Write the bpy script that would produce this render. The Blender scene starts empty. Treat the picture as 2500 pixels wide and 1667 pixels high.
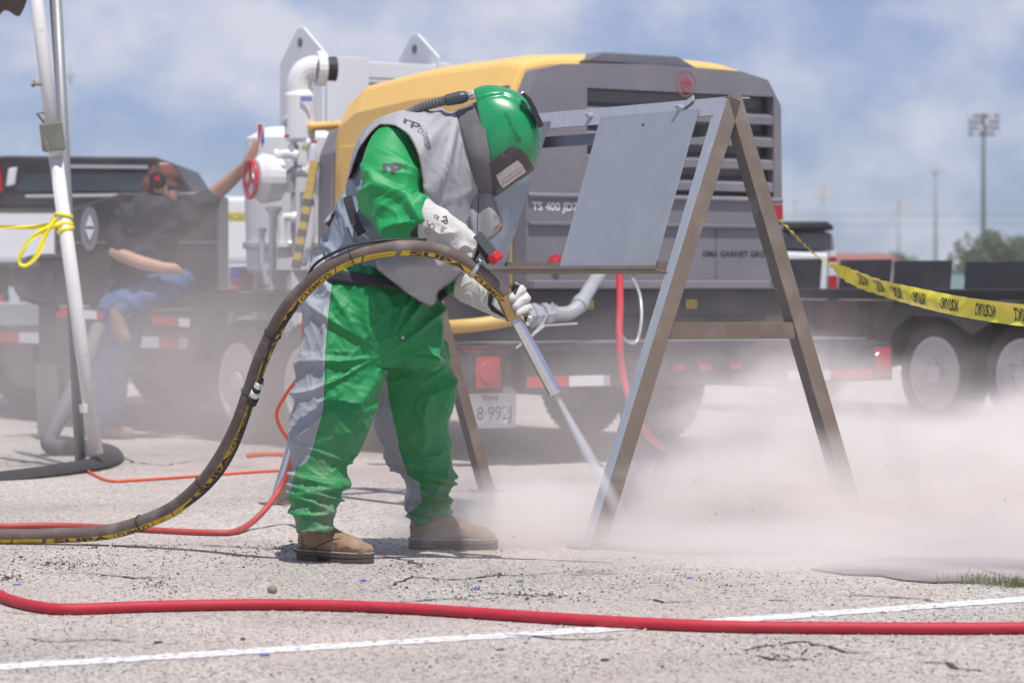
import bpy, bmesh, math, random
import numpy as np
from mathutils import Vector, Matrix, noise
from mathutils.bvhtree import BVHTree
random.seed(7)
S = bpy.context.scene
COL = S.collection
D2R = math.radians
# ------------------------------------------------------------------ camera, sky, sun, exposure
EYE = 1.06            # camera height above the ground
K = 0.000144          # metres per photo pixel per metre of distance (100 mm lens, 36 mm sensor, 2500 px)
HOR = 690
cam_d = bpy.data.cameras.new('camera'); cam = bpy.data.objects.new('camera', cam_d); COL.objects.link(cam)
cam.location = (0, 0, EYE); cam.rotation_euler = (D2R(90), 0, 0)
cam_d.lens = 100; cam_d.sensor_width = 36; cam_d.shift_y = -(833.5 - HOR) / 2500.0
cam_d.clip_end = 4000; cam_d.clip_start = 0.1
cam_d.dof.use_dof = True; cam_d.dof.focus_distance = 10.95; cam_d.dof.aperture_fstop = 3.9
S.camera = cam
SUN_EL, SUN_AZ = 70.0, 160.0     # azimuth clockwise from +Y: behind the camera to the right
w = bpy.data.worlds.new('World'); S.world = w; w.use_nodes = True
nt = w.node_tree; nt.nodes.clear()
def N(nt, t, **kw):
    n = nt.nodes.new(t)
    for k, v in kw.items(): setattr(n, k, v)
    return n
out = N(nt, 'ShaderNodeOutputWorld'); bg = N(nt, 'ShaderNodeBackground'); bg.inputs[1].default_value = 0.1
sky = N(nt, 'ShaderNodeTexSky', sky_type='NISHITA', sun_disc=False)
sky.sun_elevation = D2R(SUN_EL); sky.sun_rotation = D2R(SUN_AZ); sky.air_density = 1.0; sky.dust_density = 0.3; sky.ozone_density = 2.0
tc = N(nt, 'ShaderNodeTexCoord'); mp = N(nt, 'ShaderNodeMapping'); mp.inputs['Scale'].default_value = (1, 1, 1.35)
mp.inputs['Location'].default_value = (0.37, 0.2, 0.11)
n1 = N(nt, 'ShaderNodeTexNoise'); n1.inputs['Scale'].default_value = 15.0; n1.inputs['Detail'].default_value = 5; n1.inputs['Roughness'].default_value = 0.52
n1.inputs['Distortion'].default_value = 0.05
r1 = N(nt, 'ShaderNodeValToRGB'); r1.color_ramp.elements[0].position = 0.36; r1.color_ramp.elements[1].position = 0.66
r1.color_ramp.interpolation = 'EASE'
tint = N(nt, 'ShaderNodeMix', data_type='RGBA', blend_type='MULTIPLY'); tint.inputs[0].default_value = 1
tint.inputs['B'].default_value = (0.29, 0.45, 0.82, 1)
mx = N(nt, 'ShaderNodeMix', data_type='RGBA'); mx.inputs['B'].default_value = (6.2, 6.5, 7.4, 1)
mf = N(nt, 'ShaderNodeMath', operation='MULTIPLY'); mf.inputs[1].default_value = 0.92
L = nt.links.new
L(tc.outputs['Generated'], mp.inputs[0]); L(mp.outputs[0], n1.inputs['Vector']); L(n1.outputs[0], r1.inputs[0])
L(r1.outputs[0], mf.inputs[0]); L(mf.outputs[0], mx.inputs[0]); L(sky.outputs[0], tint.inputs['A']); L(tint.outputs['Result'], mx.inputs['A'])
L(mx.outputs['Result'], bg.inputs[0]); L(bg.outputs[0], out.inputs[0])
sd = bpy.data.lights.new('sun', 'SUN'); sd.energy = 4.2; sd.angle = D2R(0.53); sd.color = (1.0, 0.955, 0.89)
sun = bpy.data.objects.new('sun', sd); COL.objects.link(sun)
az = D2R(SUN_AZ); el = D2R(SUN_EL)
sdir = Vector((math.sin(az) * math.cos(el), math.cos(az) * math.cos(el), math.sin(el)))
sun.rotation_euler = sdir.to_track_quat('Z', 'Y').to_euler(); sun.location = (3, -3, 12)
S.view_settings.view_transform = 'Standard'; S.view_settings.look = 'None'; S.view_settings.gamma = 1
S.view_settings.exposure = 0.06; S.view_settings.use_curve_mapping = False
S.cycles.use_denoising = True; S.cycles.volume_bounces = 5; S.cycles.max_bounces = 8; S.cycles.diffuse_bounces = 3
S.cycles.transparent_max_bounces = 8
S.cycles.volume_step_rate = 1.0; S.cycles.volume_max_steps = 128

# ------------------------------------------------------------------ helpers
def P(px, py, Y): return Vector(((px - 1250) * K * Y, Y, EYE - (py - HOR) * K * Y))
def G(px, py, z=0.0):
    Y = (EYE - z) / ((py - HOR) * K); return Vector(((px - 1250) * K * Y, Y, z))
def proj(co): return (co[0] / (K * co[1]) + 1250, HOR - (co[2] - EYE) / (K * co[1]))
def thing(name, label, cat, loc=(0, 0, 0), group=None):
    o = bpy.data.objects.new(name, None); COL.objects.link(o); o.location = loc; o.empty_display_size = 0.1
    o['label'] = label; o['category'] = cat
    if group: o['group'] = group
    return o
def tag(o, label, cat, group=None):
    o['label'] = label; o['category'] = cat
    if group: o['group'] = group
    return o
def link(name, me, mat, parent=None, smooth=False, kind=None, label=None):
    o = bpy.data.objects.new(name, me); COL.objects.link(o)
    mats = mat if isinstance(mat, (list, tuple)) else [mat]
    if not me.materials:
        for m in mats: me.materials.append(m)
    if smooth: me.shade_smooth()
    if parent is not None:
        o.parent = parent
        if parent.type == 'EMPTY': o.location = -Vector(parent.location)
    if kind: o['kind'] = kind
    if label: o['label'] = label
    return o
def recentre(o):
    """put a top-level mesh's origin at its base"""
    me = o.data; n = len(me.vertices); a = np.empty(n * 3); me.vertices.foreach_get('co', a); a = a.reshape(-1, 3)
    c = Vector(((a[:, 0].min() + a[:, 0].max()) / 2, (a[:, 1].min() + a[:, 1].max()) / 2, a[:, 2].min()))
    me.transform(Matrix.Translation(-c)); o.location = c; return o
class MB:
    def __init__(s): s.v = []; s.f = []; s.mi = []
    def add(s, vs, fs, mi=0):
        b = len(s.v); s.v += [Vector(v) for v in vs]; s.f += [[i + b for i in f] for f in fs]; s.mi += [mi] * len(fs); return s
    def box(s, c, size, R=None, mi=0):
        c = Vector(c); R = R or Matrix.Identity(3); h = [x / 2 for x in size]
        vs = [c + R @ Vector((sx * h[0], sy * h[1], sz * h[2])) for sz in (-1, 1) for sy in (-1, 1) for sx in (-1, 1)]
        return s.add(vs, [(0, 2, 3, 1), (4, 5, 7, 6), (0, 1, 5, 4), (2, 6, 7, 3), (0, 4, 6, 2), (1, 3, 7, 5)], mi)
    def bar(s, a, b, w, h, side=None, mi=0, off=(0, 0)):
        """box from a to b; w along 'side', h along the third axis"""
        a = Vector(a); b = Vector(b); t = (b - a).normalized()
        sd = Vector(side) if side is not None else Vector((0, 0, 1)).cross(t)
        if sd.length < 1e-4: sd = Vector((1, 0, 0))
        sd = (sd - t * sd.dot(t)).normalized(); up = t.cross(sd)
        R = Matrix((sd, t, up)).transposed()
        return s.box((a + b) / 2 + sd * off[0] + up * off[1], (w, (b - a).length, h), R, mi)
    def tube(s, pts, r, n=12, mi=0, cap=True):
        pts = [Vector(p) for p in pts]; m = len(pts)
        rs = r if isinstance(r, (list, tuple)) else [r] * m
        rings = []; ref = None
        for i, p in enumerate(pts):
            t = (pts[min(i + 1, m - 1)] - pts[max(i - 1, 0)]).normalized()
            if ref is None:
                ref = Vector((0, 0, 1)) if abs(t.z) < 0.9 else Vector((1, 0, 0))
            a = (ref - t * ref.dot(t)).normalized(); b = t.cross(a); ref = a
            rings.append([p + (a * math.cos(2 * math.pi * k / n) + b * math.sin(2 * math.pi * k / n)) * rs[i] for k in range(n)])
        vs = [v for rg in rings for v in rg]; fs = []
        for i in range(m - 1):
            for k in range(n):
                fs.append((i * n + k, i * n + (k + 1) % n, (i + 1) * n + (k + 1) % n, (i + 1) * n + k))
        if cap: fs.append(tuple(range(n))[::-1]); fs.append(tuple(range((m - 1) * n, m * n)))
        return s.add(vs, fs, mi)
    def capsule(s, pts, rs, n=14, mi=0):
        """tube with rounded ends, for bodies and fingers"""
        pts = [Vector(p) for p in pts]
        t0 = (pts[0] - pts[1]).normalized(); t1 = (pts[-1] - pts[-2]).normalized()
        A = []; RA = []
        for q in (0.97, 0.8, 0.5): A.append(pts[0] + t0 * rs[0] * q); RA.append(rs[0] * math.sqrt(1 - q * q))
        B = []; RB = []
        for q in (0.5, 0.8, 0.97): B.append(pts[-1] + t1 * rs[-1] * q); RB.append(rs[-1] * math.sqrt(1 - q * q))
        return s.tube(A + pts + B, RA + list(rs) + RB, n, mi)
    def lathe(s, o, axis, prof, n=24, mi=0, closed=False):
        """prof: (distance along axis, radius)"""
        o = Vector(o); ax = Vector(axis).normalized(); a = ax.orthogonal().normalized(); b = ax.cross(a)
        vs = []; fs = []
        for (h, r) in prof:
            for k in range(n):
                q = 2 * math.pi * k / n; vs.append(o + ax * h + (a * math.cos(q) + b * math.sin(q)) * r)
        m = len(prof)
        for i in range(m - 1 + (1 if closed else 0)):
            j = (i + 1) % m
            for k in range(n): fs.append((i * n + k, i * n + (k + 1) % n, j * n + (k + 1) % n, j * n + k))
        if not closed: fs.append(tuple(range(n))[::-1]); fs.append(tuple(range((m - 1) * n, m * n)))
        return s.add(vs, fs, mi)
    def prism(s, poly, ext, mi=0):
        """poly: 3D points in order; ext: extrusion vector"""
        ext = Vector(ext); n = len(poly); vs = [Vector(p) for p in poly] + [Vector(p) + ext for p in poly]
        fs = [tuple(range(n))[::-1], tuple(range(n, 2 * n))] + [(i, (i + 1) % n, n + (i + 1) % n, n + i) for i in range(n)]
        return s.add(vs, fs, mi)
    def loft(s, secs, n=32, sub=5, Y0=10.9, mi=0, cap=True, p=2.0):
        """secs: (pixel end a, pixel end b, depth offset, depth half width) ellipse sections seen edge-on"""
        raw = []
        for (a, b, d, hd) in secs:
            A = P(a[0], a[1], Y0 + d); B = P(b[0], b[1], Y0 + d)
            raw.append(((A + B) / 2, (B - A) / 2, hd))
        rings = []
        m = len(raw)
        for i in range(m - 1):
            q = [raw[max(i - 1, 0)], raw[i], raw[i + 1], raw[min(i + 2, m - 1)]]
            for j in range(sub + (1 if i == m - 2 else 0)):
                t = j / sub
                def cr(k): return 0.5 * ((2 * q[1][k]) + (q[2][k] - q[0][k]) * t + (2 * q[0][k] - 5 * q[1][k] + 4 * q[2][k] - q[3][k]) * t * t + (3 * q[1][k] - q[0][k] - 3 * q[2][k] + q[3][k]) * t ** 3)
                rings.append((cr(0), cr(1), cr(2)))
        vs = []; fs = []
        for (c, a, hd) in rings:
            for k in range(n):
                th = 2 * math.pi * k / n; cc = math.cos(th); ss = math.sin(th)
                cc = math.copysign(abs(cc) ** (2 / p), cc); ss = math.copysign(abs(ss) ** (2 / p), ss)
                vs.append(c + a * cc + Vector((0, hd * ss, 0)))
        m = len(rings)
        for i in range(m - 1):
            for k in range(n): fs.append((i * n + k, i * n + (k + 1) % n, (i + 1) * n + (k + 1) % n, (i + 1) * n + k))
        if cap: fs.append(tuple(range(n))[::-1]); fs.append(tuple(range((m - 1) * n, m * n)))
        return s.add(vs, fs, mi)
    def mesh(s, name='mesh', fix=True):
        me = bpy.data.meshes.new(name); me.from_pydata([tuple(v) for v in s.v], [], s.f)
        me.polygons.foreach_set('material_index', s.mi); me.update()
        if fix:
            bm = bmesh.new(); bm.from_mesh(me); bmesh.ops.recalc_face_normals(bm, faces=bm.faces); bm.to_mesh(me); bm.free()
        return me
    def build(s, name, mat, parent=None, smooth=False, bevel=0, kind=None, label=None):
        me = s.mesh(name); o = link(name, me, mat, parent, smooth, kind, label)
        if bevel:
            m = o.modifiers.new('bevel', 'BEVEL'); m.width = bevel; m.segments = 2; m.limit_method = 'ANGLE'; m.angle_limit = D2R(40)
        return o
def baked(me, mods):
    """apply a list of modifiers (type, settings) to a mesh, return the new mesh"""
    o = bpy.data.objects.new('tmp', me); COL.objects.link(o)
    for t, kw in mods:
        m = o.modifiers.new(t, t)
        for k, v in kw.items(): setattr(m, k, v)
    dg = bpy.context.evaluated_depsgraph_get(); dg.update()
    r = bpy.data.meshes.new_from_object(o.evaluated_get(dg)); bpy.data.objects.remove(o); return r
def skinmesh(mb, voxel=0.007, smooth=4, fac=0.5):
    return baked(mb.mesh(fix=True), [('REMESH', dict(mode='VOXEL', voxel_size=voxel, use_smooth_shade=True)), ('SMOOTH', dict(iterations=smooth, factor=fac))])
def displace(me, fn):
    n = len(me.vertices); co = np.empty(n * 3); me.vertices.foreach_get('co', co); co = co.reshape(-1, 3)
    no = np.empty(n * 3); me.vertex_normals.foreach_get('vector', no); no = no.reshape(-1, 3)
    d = np.array([fn(Vector(co[i]), Vector(no[i])) for i in range(n)])
    co += no * d[:, None]; me.vertices.foreach_set('co', co.ravel()); me.update()
def ridge(p, f, seed=0.0):
    q = Vector((p[0] * f[0] + seed, p[1] * f[1] + seed * 1.7, p[2] * f[2] - seed))
    w_ = noise.noise(q * 0.5 + Vector((9, 3, 1))) * 0.9
    v = noise.noise(q + Vector((w_, w_, w_)))
    return 1 - min(1, abs(v) * 3.2)
def polydist(px, py, poly):
    """signed distance (pixels), positive inside"""
    px = np.asarray(px, float); py = np.asarray(py, float); inside = np.zeros(px.shape, bool); dist = np.full(px.shape, 1e9)
    n = len(poly)
    for i in range(n):
        x1, y1 = poly[i]; x2, y2 = poly[(i + 1) % n]
        dx, dy = x2 - x1, y2 - y1; L2 = dx * dx + dy * dy + 1e-9
        t = np.clip(((px - x1) * dx + (py - y1) * dy) / L2, 0, 1)
        dist = np.minimum(dist, np.hypot(px - x1 - t * dx, py - y1 - t * dy))
        c = ((y1 > py) != (y2 > py)) & (px < dx * (py - y1) / (dy if abs(dy) > 1e-9 else 1e-9) + x1); inside ^= c
    return np.where(inside, dist, -dist)
def meshco(me):
    n = len(me.vertices); co = np.empty(n * 3); me.vertices.foreach_get('co', co); return co.reshape(-1, 3)
def panel_attr(me, polys, name='panel'):
    """store where a second cloth panel lies (seam outlines given as the tailor's pattern laid on the side view)"""
    co = meshco(me); px = co[:, 0] / (K * co[:, 1]) + 1250; py = HOR - (co[:, 2] - EYE) / (K * co[:, 1])
    v = np.full(len(co), -50.0)
    for poly, cond in polys:
        d = polydist(px, py, poly)
        if cond is not None: d = np.where(cond(co), d, -50)
        v = np.maximum(v, d)
    a = me.attributes.new(name, 'FLOAT', 'POINT'); a.data.foreach_set('value', v)
def spline(pts, sub=8):
    pts = [Vector(p) for p in pts]; r = []; m = len(pts)
    for i in range(m - 1):
        q = [pts[max(i - 1, 0)], pts[i], pts[i + 1], pts[min(i + 2, m - 1)]]
        for j in range(sub):
            t = j / sub
            r.append(0.5 * ((2 * q[1]) + (q[2] - q[0]) * t + (2 * q[0] - 5 * q[1] + 4 * q[2] - q[3]) * t * t + (3 * q[1] - q[0] - 3 * q[2] + q[3]) * t ** 3))
    return r + [pts[-1]]
_tc = {}
def text2d(s, size=1.0, cut=None, extr=0.0, shear=0.0, bold=0.0):
    """flat lettering as (verts2d, faces), starts at x=0, baseline 0; size = capital height"""
    cu = bpy.data.curves.new('t', 'FONT'); cu.body = s; cu.size = 1.0; cu.resolution_u = 3; cu.offset = bold; cu.shear = shear
    cu.fill_mode = 'FRONT'
    o = bpy.data.objects.new('t', cu); COL.objects.link(o)
    dg = bpy.context.evaluated_depsgraph_get(); dg.update()
    me = bpy.data.meshes.new_from_object(o.evaluated_get(dg)); bpy.data.objects.remove(o)
    bm = bmesh.new(); bm.from_mesh(me); k = size / 0.69
    for v in bm.verts: v.co = v.co * k
    if cut:
        xs = [v.co.x for v in bm.verts]; ys = [v.co.y for v in bm.verts]
        if xs:
            for ax, lo, hi in ((0, min(xs), max(xs)), (1, min(ys), max(ys))):
                q = lo + cut
                while q < hi:
                    no = (1, 0, 0) if ax == 0 else (0, 1, 0); pc = (q, 0, 0) if ax == 0 else (0, q, 0)
                    bmesh.ops.bisect_plane(bm, geom=bm.verts[:] + bm.edges[:] + bm.faces[:], plane_co=pc, plane_no=no); q += cut
    bm.verts.index_update()
    v = [(q.co.x, q.co.y) for q in bm.verts]; f = [[q.index for q in fc.verts] for fc in bm.faces]; bm.free(); return v, f
def letters(name, s, size, mapf, mat, parent, cut=None, centre=True, bold=0.0, label=None, width=None, shear=0.0):
    v, f = text2d(s, size, cut, bold=bold, shear=shear)
    if not v: return None
    xs = [q[0] for q in v]; x0, x1 = min(xs), max(xs); sc = (width / (x1 - x0)) if width else 1.0
    off = (x0 + x1) / 2 if centre else x0
    mb = MB(); mb.add([mapf((q[0] - off) * sc, q[1] - (size / 2 if centre else 0)) for q in v], f)
    me = mb.mesh(name, fix=False); return link(name, me, mat, parent, label=label)
def bvh_of(me): return BVHTree.FromPolygons([v.co for v in me.vertices], [list(p.vertices) for p in me.polygons])
def onto(bvhs, px, py, lift=0.0015, dflt=10.7):
    d = (P(px, py, 10.0) - Vector((0, 0, EYE))).normalized(); best = None
    for b in bvhs:
        h = b.ray_cast(Vector((0, 0, EYE)), d)
        if h[0] is not None and (best is None or h[3] < best[1]):
            best = (h[0] - d * lift, h[3])
    return best[0] if best else P(px, py, dflt)
# ------------------------------------------------------------------ materials
MATS = {}
def M(name, col, rough=0.55, metal=0.0, var=0.12, vs=6.0, bump=0.0, bs=60.0, spot=None, spot_s=12.0, spot_lo=0.55, spot_hi=0.7, coat=0.0, trans=0.0, stretch=None, sheen=0.0, emit=None, spec=0.5):
    if name in MATS: return MATS[name]
    m = bpy.data.materials.new(name); m.use_nodes = True; t = m.node_tree; b = t.nodes['Principled BSDF']; l = t.links.new
    co = N(t, 'ShaderNodeTexCoord'); src = co.outputs['Object']
    if stretch:
        mpn = N(t, 'ShaderNodeMapping'); mpn.inputs['Scale'].default_value = stretch; l(src, mpn.inputs[0]); src = mpn.outputs[0]
    nz = N(t, 'ShaderNodeTexNoise'); nz.inputs['Scale'].default_value = vs; nz.inputs['Detail'].default_value = 6; nz.inputs['Roughness'].default_value = 0.62
    l(src, nz.inputs['Vector'])
    a = N(t, 'ShaderNodeMix', data_type='RGBA'); c = Vector(col[:3])
    a.inputs['A'].default_value = (*(c * (1 - var)), 1); a.inputs['B'].default_value = (*[min(1, x * (1 + var)) for x in c], 1)
    l(nz.outputs[0], a.inputs[0]); last = a.outputs['Result']
    if spot:
        n2 = N(t, 'ShaderNodeTexNoise'); n2.inputs['Scale'].default_value = spot_s; n2.inputs['Detail'].default_value = 5; l(src, n2.inputs['Vector'])
        mr = N(t, 'ShaderNodeMapRange'); mr.inputs[1].default_value = spot_lo; mr.inputs[2].default_value = spot_hi; l(n2.outputs[0], mr.inputs[0])
        mm = N(t, 'ShaderNodeMix', data_type='RGBA'); mm.inputs['B'].default_value = (*spot, 1); l(mr.outputs[0], mm.inputs[0]); l(last, mm.inputs['A']); last = mm.outputs['Result']
    l(last, b.inputs['Base Color'])
    rr = N(t, 'ShaderNodeMapRange'); rr.inputs[3].default_value = max(0.05, rough - 0.1); rr.inputs[4].default_value = min(1, rough + 0.1); l(nz.outputs[0], rr.inputs[0]); l(rr.outputs[0], b.inputs['Roughness'])
    b.inputs['Metallic'].default_value = metal; b.inputs['Coat Weight'].default_value = coat; b.inputs['Transmission Weight'].default_value = trans
    b.inputs['Sheen Weight'].default_value = sheen; b.inputs['Specular IOR Level'].default_value = spec
    if bump:
        n3 = N(t, 'ShaderNodeTexNoise'); n3.inputs['Scale'].default_value = bs; n3.inputs['Detail'].default_value = 4; l(co.outputs['Object'], n3.inputs['Vector'])
        bp = N(t, 'ShaderNodeBump'); bp.inputs['Strength'].default_value = bump; bp.inputs['Distance'].default_value = 0.01; l(n3.outputs[0], bp.inputs['Height']); l(bp.outputs[0], b.inputs['Normal'])
    MATS[name] = m; return m
def two_cloth(name, c1, c2, rough=0.7, attr='panel', bump=0.15, bs=55, stitch=False, sheen=0.1, spec=0.5, var=0.1, spot=None, spot_s=8):
    """cloth of two sewn panels; 'panel' holds the distance from the seam"""
    m = M(name, c1, rough, var=var, vs=9, bump=bump, bs=bs, sheen=sheen, spec=spec, spot=spot, spot_s=spot_s, spot_lo=.5, spot_hi=.85); t = m.node_tree; b = t.nodes['Principled BSDF']; l = t.links.new
    at = N(t, 'ShaderNodeAttribute', attribute_name=attr)
    gt = N(t, 'ShaderNodeMapRange'); gt.inputs[1].default_value = -0.6; gt.inputs[2].default_value = 0.6; l(at.outputs['Fac'], gt.inputs[0])
    old = b.inputs['Base Color'].links[0].from_socket
    nz = N(t, 'ShaderNodeTexNoise'); nz.inputs['Scale'].default_value = 7; nz.inputs['Detail'].default_value = 6
    cc = N(t, 'ShaderNodeTexCoord'); l(cc.outputs['Object'], nz.inputs['Vector'])
    a = N(t, 'ShaderNodeMix', data_type='RGBA'); a.inputs['A'].default_value = (*(Vector(c2) * 0.86), 1); a.inputs['B'].default_value = (*(Vector(c2) * 1.12), 1); l(nz.outputs[0], a.inputs[0])
    x = N(t, 'ShaderNodeMix', data_type='RGBA'); l(gt.outputs[0], x.inputs[0]); l(old, x.inputs['A']); l(a.outputs['Result'], x.inputs['B']); l(x.outputs['Result'], b.inputs['Base Color'])
    return m
GREEN = (0.0, 0.30, 0.075); GREYC = (0.33, 0.355, 0.41)
m_helmet = M('helmet_green', (0.0, 0.265, 0.085), 0.30, var=0.10, vs=8, spot=(0.06, 0.33, 0.16), spot_s=9, spot_lo=0.5, spot_hi=0.85, coat=0.35)
m_green = M('green_cloth', GREEN, 0.55, var=0.12, vs=14, bump=0.22, bs=22, sheen=0.1, spot=(0.02, 0.31, 0.105), spot_s=6, spot_lo=.55, spot_hi=.85)
m_trous = two_cloth('trouser_cloth', (0.0, 0.235, 0.058), (0.33, 0.35, 0.395), 0.55, bump=.25, bs=22, spot=(0.03, 0.27, 0.095), spot_s=6, sheen=.1)
m_cape = M('cape_cloth', (0.37, 0.375, 0.40), 0.6, var=0.08, vs=7, bump=0.2, bs=35, spot=(0.27, 0.26, 0.26), spot_s=5, spot_lo=0.5, spot_hi=0.8)
m_capestain = M('cape_flap', (0.27, 0.272, 0.285), 0.65, var=0.1, bump=0.15, spot=(0.25, 0.15, 0.07), spot_s=17, spot_lo=0.60, spot_hi=0.67)
m_jacket = M('jacket_cloth', (0.25, 0.285, 0.35), 0.6, var=0.14, vs=12, bump=0.3, bs=30)
m_collar = M('collar_leather', (0.115, 0.112, 0.12), 0.6, var=0.3, vs=9, bump=0.2, bs=60, spot=(0.26, 0.25, 0.25), spot_s=7, spot_lo=0.45, spot_hi=0.8)
def dusty(m, z0, z1, col, amt):
    """garnet dust settled and rubbed into the lower part of a garment"""
    t = m.node_tree; b = t.nodes['Principled BSDF']; l = t.links.new; old = b.inputs['Base Color'].links[0].from_socket
    g = N(t, 'ShaderNodeTexCoord'); sx = N(t, 'ShaderNodeSeparateXYZ'); l(g.outputs['Object'], sx.inputs[0])
    r = N(t, 'ShaderNodeMapRange'); r.inputs[1].default_value = z1; r.inputs[2].default_value = z0; r.inputs[3].default_value = 0; r.inputs[4].default_value = 1; l(sx.outputs['Z'], r.inputs[0])
    n = N(t, 'ShaderNodeTexNoise'); n.inputs['Scale'].default_value = 9; n.inputs['Detail'].default_value = 8; n.inputs['Roughness'].default_value = .75; l(g.outputs['Object'], n.inputs['Vector'])
    q = N(t, 'ShaderNodeMapRange'); q.inputs[1].default_value = .40; q.inputs[2].default_value = .62; q.inputs[4].default_value = amt; l(n.outputs[0], q.inputs[0])
    k = N(t, 'ShaderNodeMath', operation='MULTIPLY'); l(r.outputs[0], k.inputs[0]); l(q.outputs[0], k.inputs[1])
    x = N(t, 'ShaderNodeMix', data_type='RGBA'); x.inputs['B'].default_value = (*col, 1); l(k.outputs[0], x.inputs[0]); l(old, x.inputs['A']); l(x.outputs['Result'], b.inputs['Base Color'])
dusty(m_trous, .10, .62, (0.22, 0.19, 0.16), .75)
m_glove = two_cloth('glove_leather', (0.60, 0.585, 0.555), (0.02, 0.02, 0.022), 0.8, bump=0.25, bs=120)
m_black = M('black_rubber', (0.022, 0.022, 0.025), 0.6)
m_dgrey = M('dark_grey_plastic', (0.085, 0.09, 0.105), 0.45, var=0.15)
m_print = M('dark_print', (0.07, 0.07, 0.08), 0.7)
m_print2 = M('faint_print', (0.19, 0.19, 0.205), 0.7)
m_boot = M('boot_leather', (0.27, 0.175, 0.11), 0.75, var=0.25, vs=14, bump=0.3, bs=90, spot=(0.37, 0.28, 0.21), spot_s=16, spot_lo=0.5, spot_hi=0.75)
m_sole = M('boot_sole', (0.095, 0.072, 0.06), 0.85, var=0.3, vs=40)
m_hose = M('hose_rubber', (0.118, 0.085, 0.072), 0.65, var=0.2, vs=20, bump=0.1, bs=180, spot=(0.24, 0.20, 0.175), spot_s=11, spot_lo=0.5, spot_hi=0.8)
m_yel = M('hose_yellow', (0.62, 0.42, 0.02), 0.6, var=0.2, vs=30, spot=(0.35, 0.27, 0.06), spot_s=40, spot_lo=0.5, spot_hi=0.8)
m_tape = M('tape_yellow', (0.92, 0.80, 0.02), 0.35, var=0.05)
m_brass = M('brass', (0.52, 0.36, 0.17), 0.35, 0.85, var=0.2, vs=30)
m_chrome = M('nozzle_metal', (0.78, 0.78, 0.80), 0.22, 0.95, var=0.08, vs=30)
m_red = M('red_hose_rubber', (0.47, 0.018, 0.038), 0.62, var=0.18, vs=22, bump=0.08, bs=200, spot=(0.35, 0.06, 0.06), spot_s=18, spot_lo=0.55, spot_hi=0.8)
m_redp = M('red_plastic', (0.55, 0.02, 0.03), 0.4)
m_orange = M('orange_cord', (0.72, 0.11, 0.04), 0.5)
m_steel = M('grey_steel', (0.44, 0.465, 0.51), 0.42, 0.35, var=0.12, vs=5, spot=(0.56, 0.58, 0.61), spot_s=9, spot_lo=0.55, spot_hi=0.8, stretch=(6, 6, 0.8))
m_steelp = M('plate_steel', (0.35, 0.375, 0.41), 0.42, 0.35, var=0.06, vs=3, spot=(0.39, 0.415, 0.45), spot_s=4, spot_lo=0.5, spot_hi=0.8, stretch=(4, 4, 1))
m_steeld = M('mill_scale_steel', (0.19, 0.20, 0.225), 0.45, 0.35, var=0.25, vs=4, spot=(0.30, 0.33, 0.38), spot_s=5, spot_lo=0.5, spot_hi=0.7)
m_rust = M('brown_steel', (0.20, 0.155, 0.122), 0.6, 0.2, var=0.25, vs=8, bump=0.1, bs=60, spot=(0.29, 0.25, 0.225), spot_s=7, spot_lo=0.5, spot_hi=0.8)
m_cgrey = M('compressor_grey', (0.195, 0.19, 0.215), 0.45, var=0.08, vs=2, spot=(0.25, 0.23, 0.25), spot_s=3, spot_lo=0.45, spot_hi=0.8)
m_cdark = M('louver_dark', (0.22, 0.215, 0.235), 0.6)
m_cyel = M('compressor_yellow', (0.88, 0.56, 0.17), 0.4, var=0.05, vs=2)
m_white = M('white_paint', (0.78, 0.79, 0.81), 0.4, var=0.04)
m_blk = M('trailer_black', (0.032, 0.030, 0.034), 0.45, var=0.25, vs=4, spot=(0.09, 0.075, 0.075), spot_s=3, spot_lo=0.45, spot_hi=0.8)
m_brown = M('trailer_side_brown', (0.09, 0.062, 0.055), 0.6, var=0.2)
m_tyre = M('tyre_rubber', (0.035, 0.032, 0.033), 0.8, var=0.3, vs=10)
m_rim = M('rim_paint', (0.50, 0.48, 0.50), 0.45, 0.1, var=0.12, spot=(0.22, 0.2, 0.2), spot_s=9, spot_lo=0.6, spot_hi=0.75)
m_rtape = M('reflective_red', (0.50, 0.025, 0.03), 0.4)
m_wtape = M('reflective_white', (0.72, 0.72, 0.74), 0.35)
m_lamp = M('lamp_red', (0.40, 0.012, 0.02), 0.2, var=0.3, vs=30, coat=0.4)
m_galv = M('galvanised', (0.52, 0.54, 0.56), 0.35, 0.4, var=0.12)
m_glass = M('dark_glass', (0.05, 0.06, 0.07), 0.12, var=0.2, vs=2)
m_skin = M('skin', (0.47, 0.27, 0.20), 0.55, var=0.1)
m_jeans = M('denim', (0.06, 0.11, 0.24), 0.85, var=0.25, vs=14)
m_shirt = M('dark_shirt', (0.035, 0.035, 0.045), 0.8, var=0.2)
m_pole = M('tent_pole_white', (0.72, 0.71, 0.69), 0.5, var=0.08, spot=(0.5, 0.47, 0.43), spot_s=14, spot_lo=0.6, spot_hi=0.75)
m_gpole = M('tent_pole_grey', (0.30, 0.31, 0.32), 0.5, 0.4, var=0.1)
m_canvas = M('canopy_brown', (0.14, 0.105, 0.09), 0.8)
m_olive = M('ratchet_metal', (0.26, 0.26, 0.20), 0.45, 0.6, var=0.3)
m_foam = M('black_foam', (0.05, 0.048, 0.052), 0.9, var=0.25, vs=10)
m_letw = M('white_print', (0.75, 0.75, 0.77), 0.5)
m_letd = M('dark_letters', (0.035, 0.035, 0.04), 0.6)
m_blue = M('blue_plastic', (0.02, 0.06, 0.42), 0.4)
m_bot = M('green_scrap', (0.03, 0.12, 0.05), 0.5)
m_leaf = M('leaves', (0.035, 0.07, 0.018), 0.6, var=0.5, vs=1.0)
m_bark = M('bark', (0.11, 0.08, 0.055), 0.9)
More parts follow.
